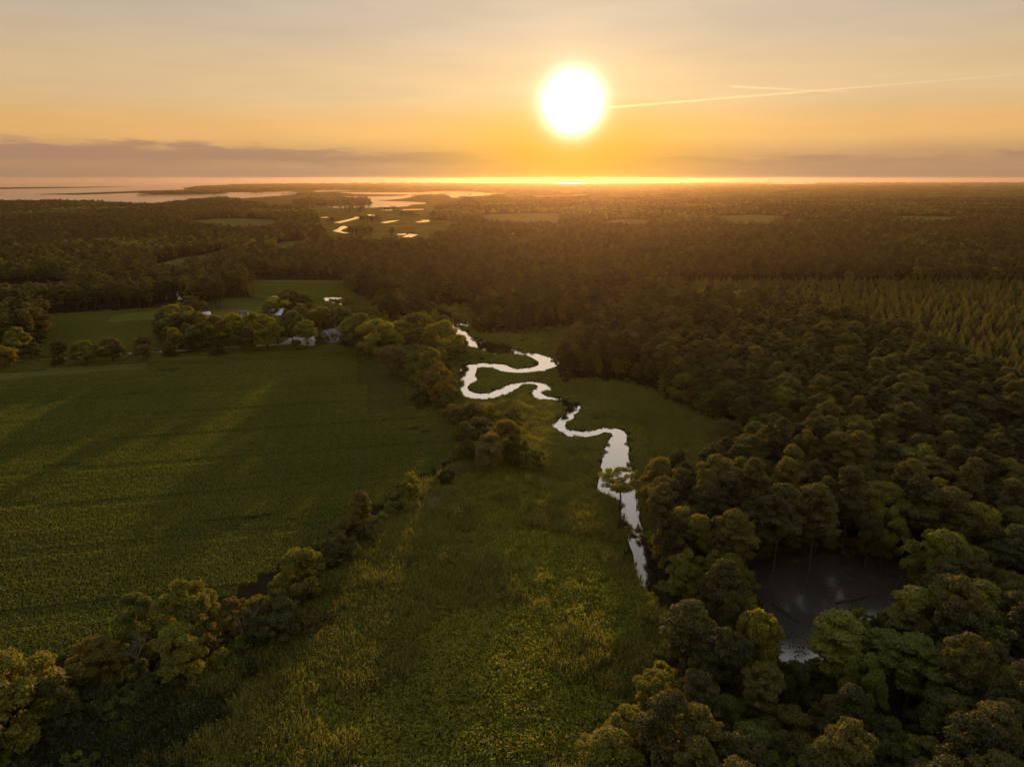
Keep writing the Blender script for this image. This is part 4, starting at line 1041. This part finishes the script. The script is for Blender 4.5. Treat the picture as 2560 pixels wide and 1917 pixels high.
# the 300 largest of a kind in the picture stand as single trees, the rest as one mass
def in_view(px, py):
    dy, dz = py, 10 - CAM_H
    f = dy * CP - dz * SP; u = px / f * F_PX + 1280; v = 958.5 - (dy * SP + dz * CP) / f * F_PX
    return (u > -30) & (u < 2590) & (v > 300) & (v < 2000)
vis = in_view(px, py)
dist = np.hypot(np.hypot(px, py), CAM_H - 10)
single = np.zeros(len(px), bool)
for k, n in ((0, 290), (1, 190), (2, 120)):
    c = np.nonzero((kind == k) & vis)[0]; c = c[np.argsort(dist[c])][:n]; single[c] = True
SIZE = lambda v: 'tall ' if v > 1.0 else 'low ' if v < .72 else ''
LEAFW = {'green_leaves': 'green', 'dark_leaves': 'dark', 'yellow_leaves': 'yellow-green', None: ''}
d_pond = dist_poly(px, py, pond_swamp); d_marsh = dist_poly(px, py, marsh); d_field = dist_poly(px, py, pasture)
def wood_label(k, i, lm):
    """name, label, group and category of a tree in the wood, by its look and what it stands beside"""
    x, y, sz = px[i], py[i], SIZE(hs[i])
    if k == 2: return ('young_pine', sz + 'young cone-shaped pine in the pale plantation behind the tall wood', 'young pines of the plantation', 'pine tree')
    kind_ = ('lumpy-crowned pine' if k == 0 else LEAFW[lm] + ' broadleaf tree'); nm = 'pine_tree' if k == 0 else 'broadleaf_tree'; cat = 'pine tree' if k == 0 else 'tree'; many = 'pines' if k == 0 else 'broadleaf trees'
    if d_pond[i] < 14: w = ('on the near shore of the swamp pond' if y < 150 else 'on the far shore of the swamp pond')
    elif x < -40 and y > 250: w = ('at the wood edge behind the pasture' if d_field[i] < 20 else 'in the wood behind farm and pasture')
    elif d_marsh[i] < 12: w = ('at the wood corner beside the reeds below the swamp pond' if y < 165 else 'at the wood edge facing the creek marsh')
    elif y < 165: w = 'inside the wood on the near side of the swamp pond'
    elif y < 260: w = 'in the wood between swamp pond and brown marsh corner'
    else: w = 'deep in the wood between creek bends and plantation'
    return (nm, sz + kind_ + ' ' + w, many + ' ' + w, cat)
KN = {0: 'pine', 1: 'broadleaf', 2: 'conifer'}
for i in np.nonzero(single)[0]:
    k = kind[i]; P = PROTO[KN[k]]; v = int(rng.integers(len(P)))
    kd = KN[k]
    if k == 1 and rng.random() < .30: kd = ('tall', 'airy')[int(rng.integers(2))]; P = PROTO[kd]; v = int(rng.integers(len(P)))
    h = P[v][2] * hs[i]
    lm = None if k != 1 else ('green_leaves', 'dark_leaves', 'green_leaves', 'yellow_leaves', 'dark_leaves')[int(rng.integers(5))]
    nm, lab, grp, cat = wood_label(k, i, lm)
    put_tree(nm, kd, v, px[i], py[i], h, P[v][3] * 2.0 * hs[i] * rng.uniform(.92, 1.2), lm, lab, cat, grp)

# instancing of the masses
proto_cols = {}
def proto_collection(name, items):
    """items: list of (mesh list) joined into one object each; collection is not linked to the scene"""
    col = bpy.data.collections.new(name)
    for i, me in enumerate(items):
        o = bpy.data.objects.new('%s_%02d' % (name, i), me); col.objects.link(o)
    return col
def joined(cm, tm, leafmat=None, name='t'):
    nv = len(cm.vertices); a = np.empty(nv * 3, np.float32); cm.vertices.foreach_get('co', a)
    b = np.empty(len(tm.vertices) * 3, np.float32); tm.vertices.foreach_get('co', b)
    la = np.empty(len(cm.loops), np.int32); cm.loops.foreach_get('vertex_index', la); lb = np.empty(len(tm.loops), np.int32); tm.loops.foreach_get('vertex_index', lb)
    F1, F2 = la.reshape(-1, 4), lb.reshape(-1, 4) + nv
    return mesh_np(name, np.concatenate([a, b]).reshape(-1, 3), [F1, F2], [leafmat or cm.materials[0].name, tm.materials[0].name], np.concatenate([np.zeros(len(F1)), np.ones(len(F2))]))
def gn_scatter(name, xyz, rotz, scale, pick, col, label, cat):
    me = bpy.data.meshes.new(name)
    me.vertices.add(len(xyz)); me.vertices.foreach_set('co', np.asarray(xyz, np.float32).ravel())
    for an, ty, arr in (('rot', 'FLOAT_VECTOR', np.stack([0 * rotz, 0 * rotz, rotz], 1)), ('scl', 'FLOAT_VECTOR', scale), ('pick', 'INT', pick)):
        at = me.attributes.new(an, ty, 'POINT'); at.data.foreach_set('value' if ty == 'INT' else 'vector', np.asarray(arr, np.int32 if ty == 'INT' else np.float32).ravel())
    o = link(name, me)
    ng = bpy.data.node_groups.new(name, 'GeometryNodeTree')
    ng.interface.new_socket('Geometry', in_out='INPUT', socket_type='NodeSocketGeometry'); ng.interface.new_socket('Geometry', in_out='OUTPUT', socket_type='NodeSocketGeometry')
    N, L = ng.nodes, ng.links
    gi, go = N.new('NodeGroupInput'), N.new('NodeGroupOutput'); ip = N.new('GeometryNodeInstanceOnPoints'); ci = N.new('GeometryNodeCollectionInfo')
    ci.inputs[0].default_value = col; ci.inputs['Separate Children'].default_value = True; ci.inputs['Reset Children'].default_value = True
    def attr(nm, ty):
        a = N.new('GeometryNodeInputNamedAttribute'); a.data_type = ty; a.inputs[0].default_value = nm
        return a.outputs[0]
    L.new(gi.outputs[0], ip.inputs['Points']); L.new(ci.outputs[0], ip.inputs['Instance']); ip.inputs['Pick Instance'].default_value = True
    L.new(attr('pick', 'INT'), ip.inputs['Instance Index']); L.new(attr('scl', 'FLOAT_VECTOR'), ip.inputs['Scale'])
    e2r = N.new('FunctionNodeEulerToRotation'); L.new(attr('rot', 'FLOAT_VECTOR'), e2r.inputs[0]); L.new(e2r.outputs[0], ip.inputs['Rotation'])
    L.new(ip.outputs[0], go.inputs[0])
    md = o.modifiers.new('scatter', 'NODES'); md.node_group = ng
    return stuff(o, label, cat)
# lighter copies of the crowns for the far wood
def light_proto(fn, seed, **kw): l, w = fn(seed, **kw); return l, w
far_pines, far_broad = [], []
for i in range(4):
    l, w = pine(600 + i, 19, 4.2, .42, 26, 95, .34); far_pines.append(mesh_np('fp', np.concatenate([l[0], w[0]]), [l[1], w[1] + len(l[0])], ['pine_needles', 'brown_bark'], np.concatenate([np.zeros(len(l[1])), np.ones(len(w[1]))])))
    l, w = broadleaf(620 + i, 15, 5.0, .12, 32, 95, .38); far_broad.append(mesh_np('fb', np.concatenate([l[0], w[0]]), [l[1], w[1] + len(l[0])], [('green_leaves', 'dark_leaves')[i % 2], 'brown_bark'], np.concatenate([np.zeros(len(l[1])), np.ones(len(w[1]))])))
near_pine = [joined(p[0], p[1], None, 'np') for p in PROTO['pine']]
near_broad = [joined(p[0], p[1], ('green_leaves', 'dark_leaves', 'green_leaves', 'yellow_leaves', 'dark_leaves', 'green_leaves')[i], 'nb') for i, p in enumerate(PROTO['broadleaf'])]
con = [joined(p[0], p[1], None, 'nc') for p in PROTO['conifer']]
col_pine = proto_collection('pine_kinds', near_pine + far_pines); col_broad = proto_collection('broadleaf_kinds', near_broad + far_broad); col_con = proto_collection('young_pine_kinds', con)
def mass(k, sel, nnear, nfar, name, col, label, cat):
    idx = np.nonzero(sel)[0]; n = len(idx); nearm = dist[idx] < 480
    pick = np.where(nearm, rng.integers(0, nnear, n), nnear + rng.integers(0, max(1, nfar), n)) if nfar else rng.integers(0, nnear, n)
    sz = hs[idx]; wd = sz * rng.uniform(.9, 1.25, n) * edge[idx]
    gn_scatter(name, np.stack([px[idx], py[idx], np.zeros(n)], 1), rng.uniform(0, 6.28, n), np.stack([wd, wd, sz], 1), pick, col, label, cat)
mass(0, (kind == 0) & ~single, 6, 4, 'pine_forest', col_pine, 'dark pine forest stretching away to the bay shore', 'forest')
mass(1, (kind == 1) & ~single, 6, 4, 'broadleaf_forest', col_broad, 'olive-green broadleaf stands mixed into the wide pine forest', 'forest')
mass(2, (kind == 2) & ~single, 3, 0, 'young_pine_plantation', col_con, 'paler plantation of young pointed pines behind the tall wood', 'forest')

# far wood out to the bay: patches of many small crowns
def patch_wood(seed, n=34, half=32, low=False):
    r = np.random.default_rng(seed); parts = []
    for i in range(n):
        cx, cy = r.uniform(-half, half, 2); h = r.uniform(10, 18) * (.6 if low else 1); cr = r.uniform(4, 7)
        d = r.normal(size=(46, 3)); d /= np.linalg.norm(d, axis=1, keepdims=True); d[:, 2] = np.abs(d[:, 2])
        P = np.stack([cx + d[:, 0] * cr, cy + d[:, 1] * cr, h * .45 + d[:, 2] * h * .55], 1) + r.normal(size=(46, 3)) * .6
        parts.append(quads_at(P, d + r.normal(size=d.shape) * .5, r.uniform(1.0, 2.0, 46), .7, r))
    return join(parts)
fpat = [mesh_np('fpat', *patch_wood(700 + i), ['pine_needles' if i % 2 else 'dark_leaves']) for i in range(4)] + [mesh_np('fpat', *patch_wood(710), ['dark_leaves'])]
col_far = proto_collection('far_wood_kinds', fpat)
fx, fy = [], []
for y0, y1, step in ((2900, 5200, 52), (5200, 11800, 68)):
    X = y1 * TANX; a, b = jitter_grid(-X, X, y0, y1, step); kk = np.abs(a) < b * TANX + 100; fx.append(a[kk]); fy.append(b[kk])
fx, fy = np.concatenate(fx), np.concatenate(fy)
bl = np.zeros(len(fx), bool)
for p in (bay, inlet, lobe, far_marsh, inlet_marsh, *clear): bl |= in_poly(fx, fy, p)
# low marsh between the inlets carries few trees
marsh_mid = PL([(385,508),(330,508),(745,482),(720,479),(500,470),(480,478),(700,490),(860,500),(880,520),(740,520),(600,500),(450,498)])
bl |= in_poly(fx, fy, marsh_mid) & (rng.random(len(fx)) < .93)
fx, fy = fx[~bl], fy[~bl]
extra = []
for k, n in (('tree_islet', 60), ('tree_islet_b', 14), ('far_point', 500), ('far_bar', 40)):
    p = np.array(isl[k]); a = rng.uniform(p[:, 0].min(), p[:, 0].max(), n * 30); b = rng.uniform(p[:, 1].min(), p[:, 1].max(), n * 30)
    m = in_poly(a, b, p); extra.append(np.stack([a[m][:n], b[m][:n]], 1))
extra = np.concatenate(extra)
fx = np.concatenate([fx, extra[:, 0]]); fy = np.concatenate([fy, extra[:, 1]]); n = len(fx)
st = fbm(fx, fy, .0012, 90)
pick = np.where(st > .56, 4, rng.integers(0, 4, n))
s3 = np.stack([np.where(fy > 5200, 1.3, 1.0), np.where(fy > 5200, 1.3, 1.0), rng.uniform(.75, 1.15, n)], 1)
gn_scatter('far_forest', np.stack([fx, fy, np.zeros(n)], 1), rng.uniform(0, 6.28, n), s3, pick, col_far, 'hazy forest on the flat land toward the bay', 'forest')
# trees on the islands of the inlet and in the far marsh (base points given on the photograph)
gx_, gy_ = [], []
wi = np.array(wooded_isle); a = rng.uniform(wi[:, 0].min(), wi[:, 0].max(), 2600); b = rng.uniform(wi[:, 1].min(), wi[:, 1].max(), 2600); k = in_poly(a, b, wi)
gx_ += list(a[k][:520]); gy_ += list(b[k][:520])
for (x0, y0, x1, y1, n, jit) in ((706,489,862,489.5,110,.8),(850,532,915,530,45,2.5),(950,531,1005,530,26,2.),(1000,545,1048,545,26,1.5),(895,557,950,555,34,2.),(820,560,835,560,8,1.2),(872,588,932,588,44,3.5),(975,591,990,590,6,1.2),(1030,494,1125,490,50,1.2),(700,540,760,520,24,3),(740,530,790,520,18,2),(1150,491,1180,491,10,.6)):
    t = rng.random(n); ux = x0 + (x1 - x0) * t + rng.normal(size=n); uy = y0 + (y1 - y0) * t + rng.normal(size=n) * jit * .6
    for a, b in zip(ux, uy): p = G(a, b); gx_.append(p[0]); gy_.append(p[1])
n = len(gx_); s = rng.uniform(.6, 1.05, n)
gn_scatter('far_grove', np.stack([gx_, gy_, np.zeros(n) + .2], 1), rng.uniform(0, 6.28, n), np.stack([s * 1.15, s * 1.15, s * .8], 1), 6 + rng.integers(0, 4, n), col_pine, 'dark groves on the islets and shores of the far marsh and inlet', 'forest')

# undergrowth along the wood edges and hedgerow
und = []
a, b = jitter_grid(-260, 330, 70, 640, 2.6)
wb = np.zeros(len(a), bool)
for p in water_polys + [swamp_channel, field, lawn, pasture, side_past, wet_meadow, ribbon(spline(trackline, 3), 11.0)]: wb |= in_poly(a, b, p)
hz_ = in_poly(a, b, hedge_zone) | (in_poly(a, b, creek_zone) & ~wb)
dm = dist_poly(a, b, marsh)
edge_ = ~in_poly(a, b, marsh) & (dm < 6) | (dist_poly(a, b, pond_swamp) < 9) | (dist_poly(a, b, swamp_channel) < 5)
selu = ~wb & (hz_ & (rng.random(len(a)) < .62) | edge_ & (rng.random(len(a)) < .75)) & (np.abs(a) < b * TANX + 20)
selu &= ~((dist_poly(a, b, creek) < 5.5) & (b < 200))
a, b = a[selu], b[selu]; n = len(a)
sh = [joined(p[0], p[1], m, 'sh') for p, m in zip(PROTO['shrub'], ('green_leaves', 'dark_leaves', 'dark_leaves'))]
col_sh = proto_collection('undergrowth_kinds', sh); s = rng.uniform(.28, .75, n) * np.where(in_poly(a, b, hedge_zone), 1.45, 1.0)
gn_scatter('undergrowth', np.stack([a, b, np.zeros(n)], 1), rng.uniform(0, 6.28, n), np.stack([s, s, s * rng.uniform(.7, 1.2, n)], 1), rng.integers(0, 3, n), col_sh, 'low brush along the hedgerow and the wood edges', 'undergrowth')

# ================================================================== MARSH PLANTS, CROPS, GRASS
def blade_patch(seed, half, n, hmin, hmax, wid, bend, mat, leafy=0.0):
    """upright bent blades: each two quads"""
    r = np.random.default_rng(seed)
    x, y = r.uniform(-half, half, (2, n)); h = r.uniform(hmin, hmax, n); a = r.uniform(0, 6.28, n)
    w = wid * r.uniform(.6, 1.3, n); lean = r.uniform(.0, bend, n) * h; la = r.uniform(0, 6.28, n)
    ca, sa = np.cos(a) * w, np.sin(a) * w; lx, ly = np.cos(la) * lean, np.sin(la) * lean
    z0 = np.zeros(n)
    V = np.stack([np.stack([x - ca, y - sa, z0], 1), np.stack([x + ca, y + sa, z0], 1),
                  np.stack([x + ca * .9 + lx * .35, y + sa * .9 + ly * .35, h * .6], 1), np.stack([x - ca * .9 + lx * .35, y - sa * .9 + ly * .35, h * .6], 1),
                  np.stack([x + ca * .15 + lx, y + sa * .15 + ly, h], 1), np.stack([x - ca * .15 + lx, y - sa * .15 + ly, h], 1)], 1).reshape(-1, 3)
    b = np.arange(n)[:, None] * 6
    F = np.concatenate([b + np.array([[0, 1, 2, 3]]), b + np.array([[3, 2, 4, 5]])])
    if leafy:
        m = int(n * leafy); P = np.stack([r.uniform(-half, half, m), r.uniform(-half, half, m), r.uniform(hmin * .5, hmax * .95, m)], 1)
        V2, F2 = quads_at(P, r.normal(size=(m, 3)) + np.array([0, 0, 1.2]), wid * 2.2 * r.uniform(.6, 1.3, m), .5, r)
        V, F = join([(V, F), (V2, F2)])
    return mesh_np('patch', V, F, [mat])
def scatter_zone(px, py, polys_in, polys_out, margin=0):
    m = np.zeros(len(px), bool)
    for p in polys_in: m |= in_poly(px, py, p)
    for p in polys_out: m &= ~in_poly(px, py, p)
    return m
reeds = [blade_patch(800 + i, 1.9, 150, 1.5, 2.7, .085, .35, 'tall_reed_leaves', .6) for i in range(3)]
bright = [blade_patch(820 + i, 1.8, 120, .7, 1.5, .12, .55, 'bright_marsh_leaves', 1.6) for i in range(3)]
low = [blade_patch(840 + i, 1.7, 80, .45, .95, .13, .6, 'low_marsh_leaves', 2.4) for i in range(3)]
dark = [blade_patch(860 + i, 1.9, 150, 1.4, 2.4, .085, .4, 'dark_shaded_reed_leaves', .6) for i in range(2)]
col_marsh = proto_collection('marsh_kinds', reeds + bright + low + dark)
a, b = jitter_grid(-330, 330, 60, 640, 2.3)
far_thin = (b > 330) & (rng.random(len(a)) < .35)
kk = (np.abs(a) < b * TANX + 15) & ~far_thin
a, b = a[kk], b[kk]
m = scatter_zone(a, b, [marsh], [creek_r, upper_r, pond_swamp, swamp_channel] + pools)
a, b = a[m], b[m]; n = len(a)
dc = dist_poly(a, b, creek); 
keep = dc > .7 + rng.random(n) * .5; a, b, dc = a[keep], b[keep], dc[keep]; n = len(a)
f1 = fbm(a, b, .022, 120); f2 = fbm(a, b, .07, 130)
green_run = PL([(1080,1980),(1150,1750),(1240,1560),(1330,1400),(1340,1280),(1300,1200)])
dg = dist_poly(a, b, green_run, False)
pick = np.where(f1 + .25 * (f2 - .5) - .16 * np.exp(-(dg / 13.) ** 2) + .06 * (a < -25) > .50, 0, 3) + rng.integers(0, 3, n)
lowz = ((dc < 7 + 8 * f2) & (b > 215)) | (b > 330) & (rng.random(n) < .8)
# dark cattails along the wet hedgerow foot, hedge shade put into their colour
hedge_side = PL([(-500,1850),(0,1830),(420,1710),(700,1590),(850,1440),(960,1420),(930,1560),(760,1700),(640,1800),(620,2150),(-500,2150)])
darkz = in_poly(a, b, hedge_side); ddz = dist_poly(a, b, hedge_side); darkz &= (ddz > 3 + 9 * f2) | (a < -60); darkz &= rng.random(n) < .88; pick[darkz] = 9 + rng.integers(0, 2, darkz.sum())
pick[lowz] = 6 + rng.integers(0, 3, lowz.sum())
rightz = (a > 22) & (dc > 9) & (b > 190) & (rng.random(n) < .8); pick[rightz] = rng.integers(0, 3, rightz.sum()); lowz &= ~rightz
s = rng.uniform(.8, 1.25, n); zs = s * (.72 + .58 * fbm(a, b, .05, 140)); tuft = rng.random(n); zs *= np.clip(.28 + dc / 7.0, 0, 1) * np.where(tuft > .97, 1.25, np.where(tuft < .15, .6, 1.0))
gn_scatter('marsh_plants', np.stack([a, b, np.zeros(n)], 1), rng.uniform(0, 6.28, n), np.stack([s, s, zs], 1), pick, col_marsh, 'reeds, sedge and leafy marsh plants filling the wet ground round the creek', 'reeds')

# crop rows: bearing of the rows in the field
rowdir = math.atan2(*(np.array(G(1000, 1205)) - np.array(G(0, 1290)))[::-1])
def crop_patch(seed, nrow, ln, sp, h, mat, leaf=.26):
    r = np.random.default_rng(seed); parts = []
    for k in range(nrow):
        m = int(ln / .32) ; x = r.uniform(-ln / 2, ln / 2, m * 5); y = (k - (nrow - 1) / 2) * sp + r.normal(size=m * 5) * .16
        z = h * (.35 + .65 * r.random(m * 5) ** .6)
        P = np.stack([x, y, z], 1)
        nn = np.stack([r.normal(size=m * 5) * .7, r.normal(size=m * 5) * .9, .5 + r.random(m * 5) * .8], 1)
        parts.append(quads_at(P, nn, leaf * r.uniform(.6, 1.3, m * 5), .38, r))
    V, F = join(parts); return mesh_np('crop', V, F, [mat])
crop = [crop_patch(900 + i, 5, 4.0, .78, 1.55, 'crop_leaves') for i in range(4)] + [crop_patch(920 + i, 5, 4.0, .78, 1.3, 'pale_crop_leaves') for i in range(2)]
col_crop = proto_collection('crop_kinds', crop)
cx, cyy = np.meshgrid(np.arange(-140, 140) * 3.8, np.arange(-140, 140) * 3.9)
c0 = np.array(G(500, 1150)); cr_, sr_ = math.cos(rowdir), math.sin(rowdir)
a = (c0[0] + cx * cr_ - cyy * sr_).ravel(); b = (c0[1] + cx * sr_ + cyy * cr_).ravel()
lx_, ly_ = cx.ravel(), cyy.ravel()
m = scatter_zone(a, b, [field], []) & (np.abs(a) < b * TANX + 30) & (b > 60)
a, b, lx_, ly_ = a[m], b[m], lx_[m], ly_[m]
# flattened spots in the crop
flat = np.ones(len(a))
for (sx, sy, sr) in ((565,1322,4.2),(640,1302,2.6),(405,935,4.5),(1030,1085,3.0)):
    q = G(sx, sy); k = (((a - q[0]) / 2.0) ** 2 + (b - q[1]) ** 2) < sr ** 2 * rng.uniform(.4, 1.2, len(a)); flat[k] = rng.uniform(.45, .8, k.sum())
n = len(a)
band = fbm(lx_ * .06, ly_, .10, 160)
tram = np.where(np.mod(np.round(ly_ / 3.9) + np.round(1.2 * fbm(lx_, 0 * ly_, .012, 165)), 7) == 0, .84, 1.0)
zs = (.88 + .45 * (band - .35)) * tram; zs = np.clip(zs, .55, 1.35) * flat
zs[in_poly(a, b, row_corner)] *= .55
pick = rng.integers(0, 4, n); pc = in_poly(a, b, pale_corner); pick[pc] = 4 + rng.integers(0, 2, pc.sum())
gn_scatter('field_crop', np.stack([a, b, np.zeros(n)], 1), rowdir + np.where(rng.random(n) < .5, 0, math.pi), np.stack([np.ones(n), np.ones(n), zs], 1), pick, col_crop, 'green row crop covering the large field', 'crop')
# the row-planted corner: single curved rows with bare soil between
parts = []
rowc = [PL([(905,905),(925,970),(940,1038)]), PL([(985,932),(1005,975),(1022,1022)])]
rl, rr_ = spline(rowc[0], 8), spline(rowc[1], 8)
for k in range(26):
    t = (k + .5) / 26; r = np.random.default_rng(950 + k)
    path = np.array([(p[0] * (1 - t) + q[0] * t, p[1] * (1 - t) + q[1] * t) for p, q in zip(rl, rr_)])
    seg = np.linspace(0, len(path) - 1.001, 800); i0 = seg.astype(int); fr = (seg - i0)[:, None]
    p = path[i0] * (1 - fr) + path[i0 + 1] * fr
    P = np.concatenate([p + r.normal(size=p.shape) * .12, r.uniform(.15, .75, (800, 1))], 1)
    parts.append(quads_at(P, r.normal(size=(800, 3)) + np.array([0, 0, 1.0]), .36 * r.uniform(.6, 1.3, 800), .5, r))
stuff(link('row_crop', mesh_np('row_crop', *join(parts), ['crop_row_leaves'])), 'low greyish crop in curved rows at the field corner beside the creek trees', 'crop')
# grass on pastures, lawn and wet meadow
gp = [blade_patch(980 + i, 2.2, 90, .25, .6, .10, .7, 'meadow_leaves', 1.5) for i in range(2)]
col_grass = proto_collection('grass_kinds', gp)
a, b = jitter_grid(-420, 160, 240, 660, 3.4); kk = np.abs(a) < b * TANX + 15; a, b = a[kk], b[kk]
m = scatter_zone(a, b, [lawn, pasture, wet_meadow, side_past], [ribbon(spline(drive, 5), 5), apron, pond_road, pond_meadow, pond_strip, bright_past, field, creek_r])
a, b = a[m], b[m]; n = len(a); s = rng.uniform(.8, 1.3, n); zs = s * (.4 + 1.4 * fbm(a, b, .03, 170)); lw = in_poly(a, b, lawn); zs[lw] *= .35; wm = in_poly(a, b, wet_meadow); zs[wm] *= 2
gn_scatter('meadow_grass', np.stack([a, b, np.zeros(n)], 1), rng.uniform(0, 6.28, n), np.stack([s, s, zs], 1), rng.integers(0, 2, n), col_grass, 'grass of the pasture, lawn and wet meadow round the farm', 'grass')
# lily pads darkening parts of the water
pad_zones = [(PL(z6([(530,450),(700,480),(860,500),(980,538),(1080,570),(1050,588),(900,580),(780,583),(670,568),(600,523)])), 420), (PL(z6([(1450,1050),(1500,1046),(1560,1076),(1608,1102),(1588,1150),(1550,1170),(1490,1120)])), 40), (PL([(775,733),(870,731),(872,740),(800,741)]), 1200), (upper, 260), (pond_swamp, 420)]
P = []
for poly, n in pad_zones:
    q = np.array(poly); a = rng.uniform(q[:, 0].min(), q[:, 0].max(), n * 6); b = rng.uniform(q[:, 1].min(), q[:, 1].max(), n * 6); m = in_poly(a, b, q) & (fbm(a, b, .18, 33) > .50)
    P.append(np.stack([a[m][:n], b[m][:n], np.full(min(n, m.sum()), .045) + rng.random(min(n, m.sum())) * .06], 1))
P = np.concatenate(P)
t = NT('lily_pads'); d = t.n('ShaderNodeBsdfDiffuse'); t.l(t.ramp(t.noise(t.pos(), .8), [(.3, (.022, .020, .010)), (.7, (.06, .05, .022))]), d.inputs[0]); t.l(d.outputs[0], t.out.inputs[0])
stuff(link('lily_pads', mesh_np('lily_pads', *quads_at(P, rng.normal(size=(len(P), 3)) * .08 + np.array([0, 0, 1.]), rng.uniform(.16, .36, len(P)), .8), ['lily_pads'])), 'dark floating leaves crowding parts of the creek and ponds', 'water plants')

# ================================================================== CONTRAILS
t = NT('contrail_ice')
pv = t.n('ShaderNodeVolumePrincipled'); pv.inputs['Color'].default_value = (1, .98, .95, 1); pv.inputs['Anisotropy'].default_value = .6
nz = t.noise(t.pos(), .0012, 4); mm = t.n('ShaderNodeMath', operation='MULTIPLY_ADD'); t.l(nz, mm.inputs[0]); mm.inputs[1].default_value = .0022; mm.inputs[2].default_value = -.0003
pv.inputs['Density'].default_value = .00042; t.l(pv.outputs[0], t.out.inputs['Volume'])
def contrail(p0, p1, r0, r1, label, sag=0):
    a, b = G(*p0, 9000.), G(*p1, 9000.); n = 40; path, rad = [], []
    for i in range(n + 1):
        q = i / n; w = mnoise.noise(Vector((q * 9, p0[0], 0)))
        path.append((a[0] + (b[0] - a[0]) * q, a[1] + (b[1] - a[1]) * q + w * 120, 9000 + w * 25)); rad.append((r0 + (r1 - r0) * q) * (1 + .35 * mnoise.noise(Vector((q * 30, 3, p0[0])))))
    v, f = tube(path, rad, 10)
    return tag(link('contrail', mesh_np('contrail', v, f, ['contrail_ice'], smooth=True)), label, 'contrail', 'contrails in the evening sky')
contrail((1505, 271), (2530, 188), 190, 70, 'long thin contrail running from the sun')
contrail((1828, 217), (2125, 231), 120, 60, 'short contrail crossing the long one')

# ================================================================== HAZE
hz = link('haze', mesh_np('haze', *box(-15490, 15490, -15490, 15490, -1.5, 100.0), [])); hz['kind'] = 'stuff'; tag(hz, 'thin warm evening haze lying over the whole land', 'haze')
t = NT('evening_haze'); pv = t.n('ShaderNodeVolumePrincipled')
pv.inputs['Color'].default_value = (1, .72, .56, 1); pv.inputs['Density'].default_value = 2.0e-5; pv.inputs['Anisotropy'].default_value = .77
t.l(pv.outputs[0], t.out.inputs['Volume']); hz.data.materials.append(t.m)
print('individual', COUNT, 'mass', len(px), 'farpatch', len(fx))
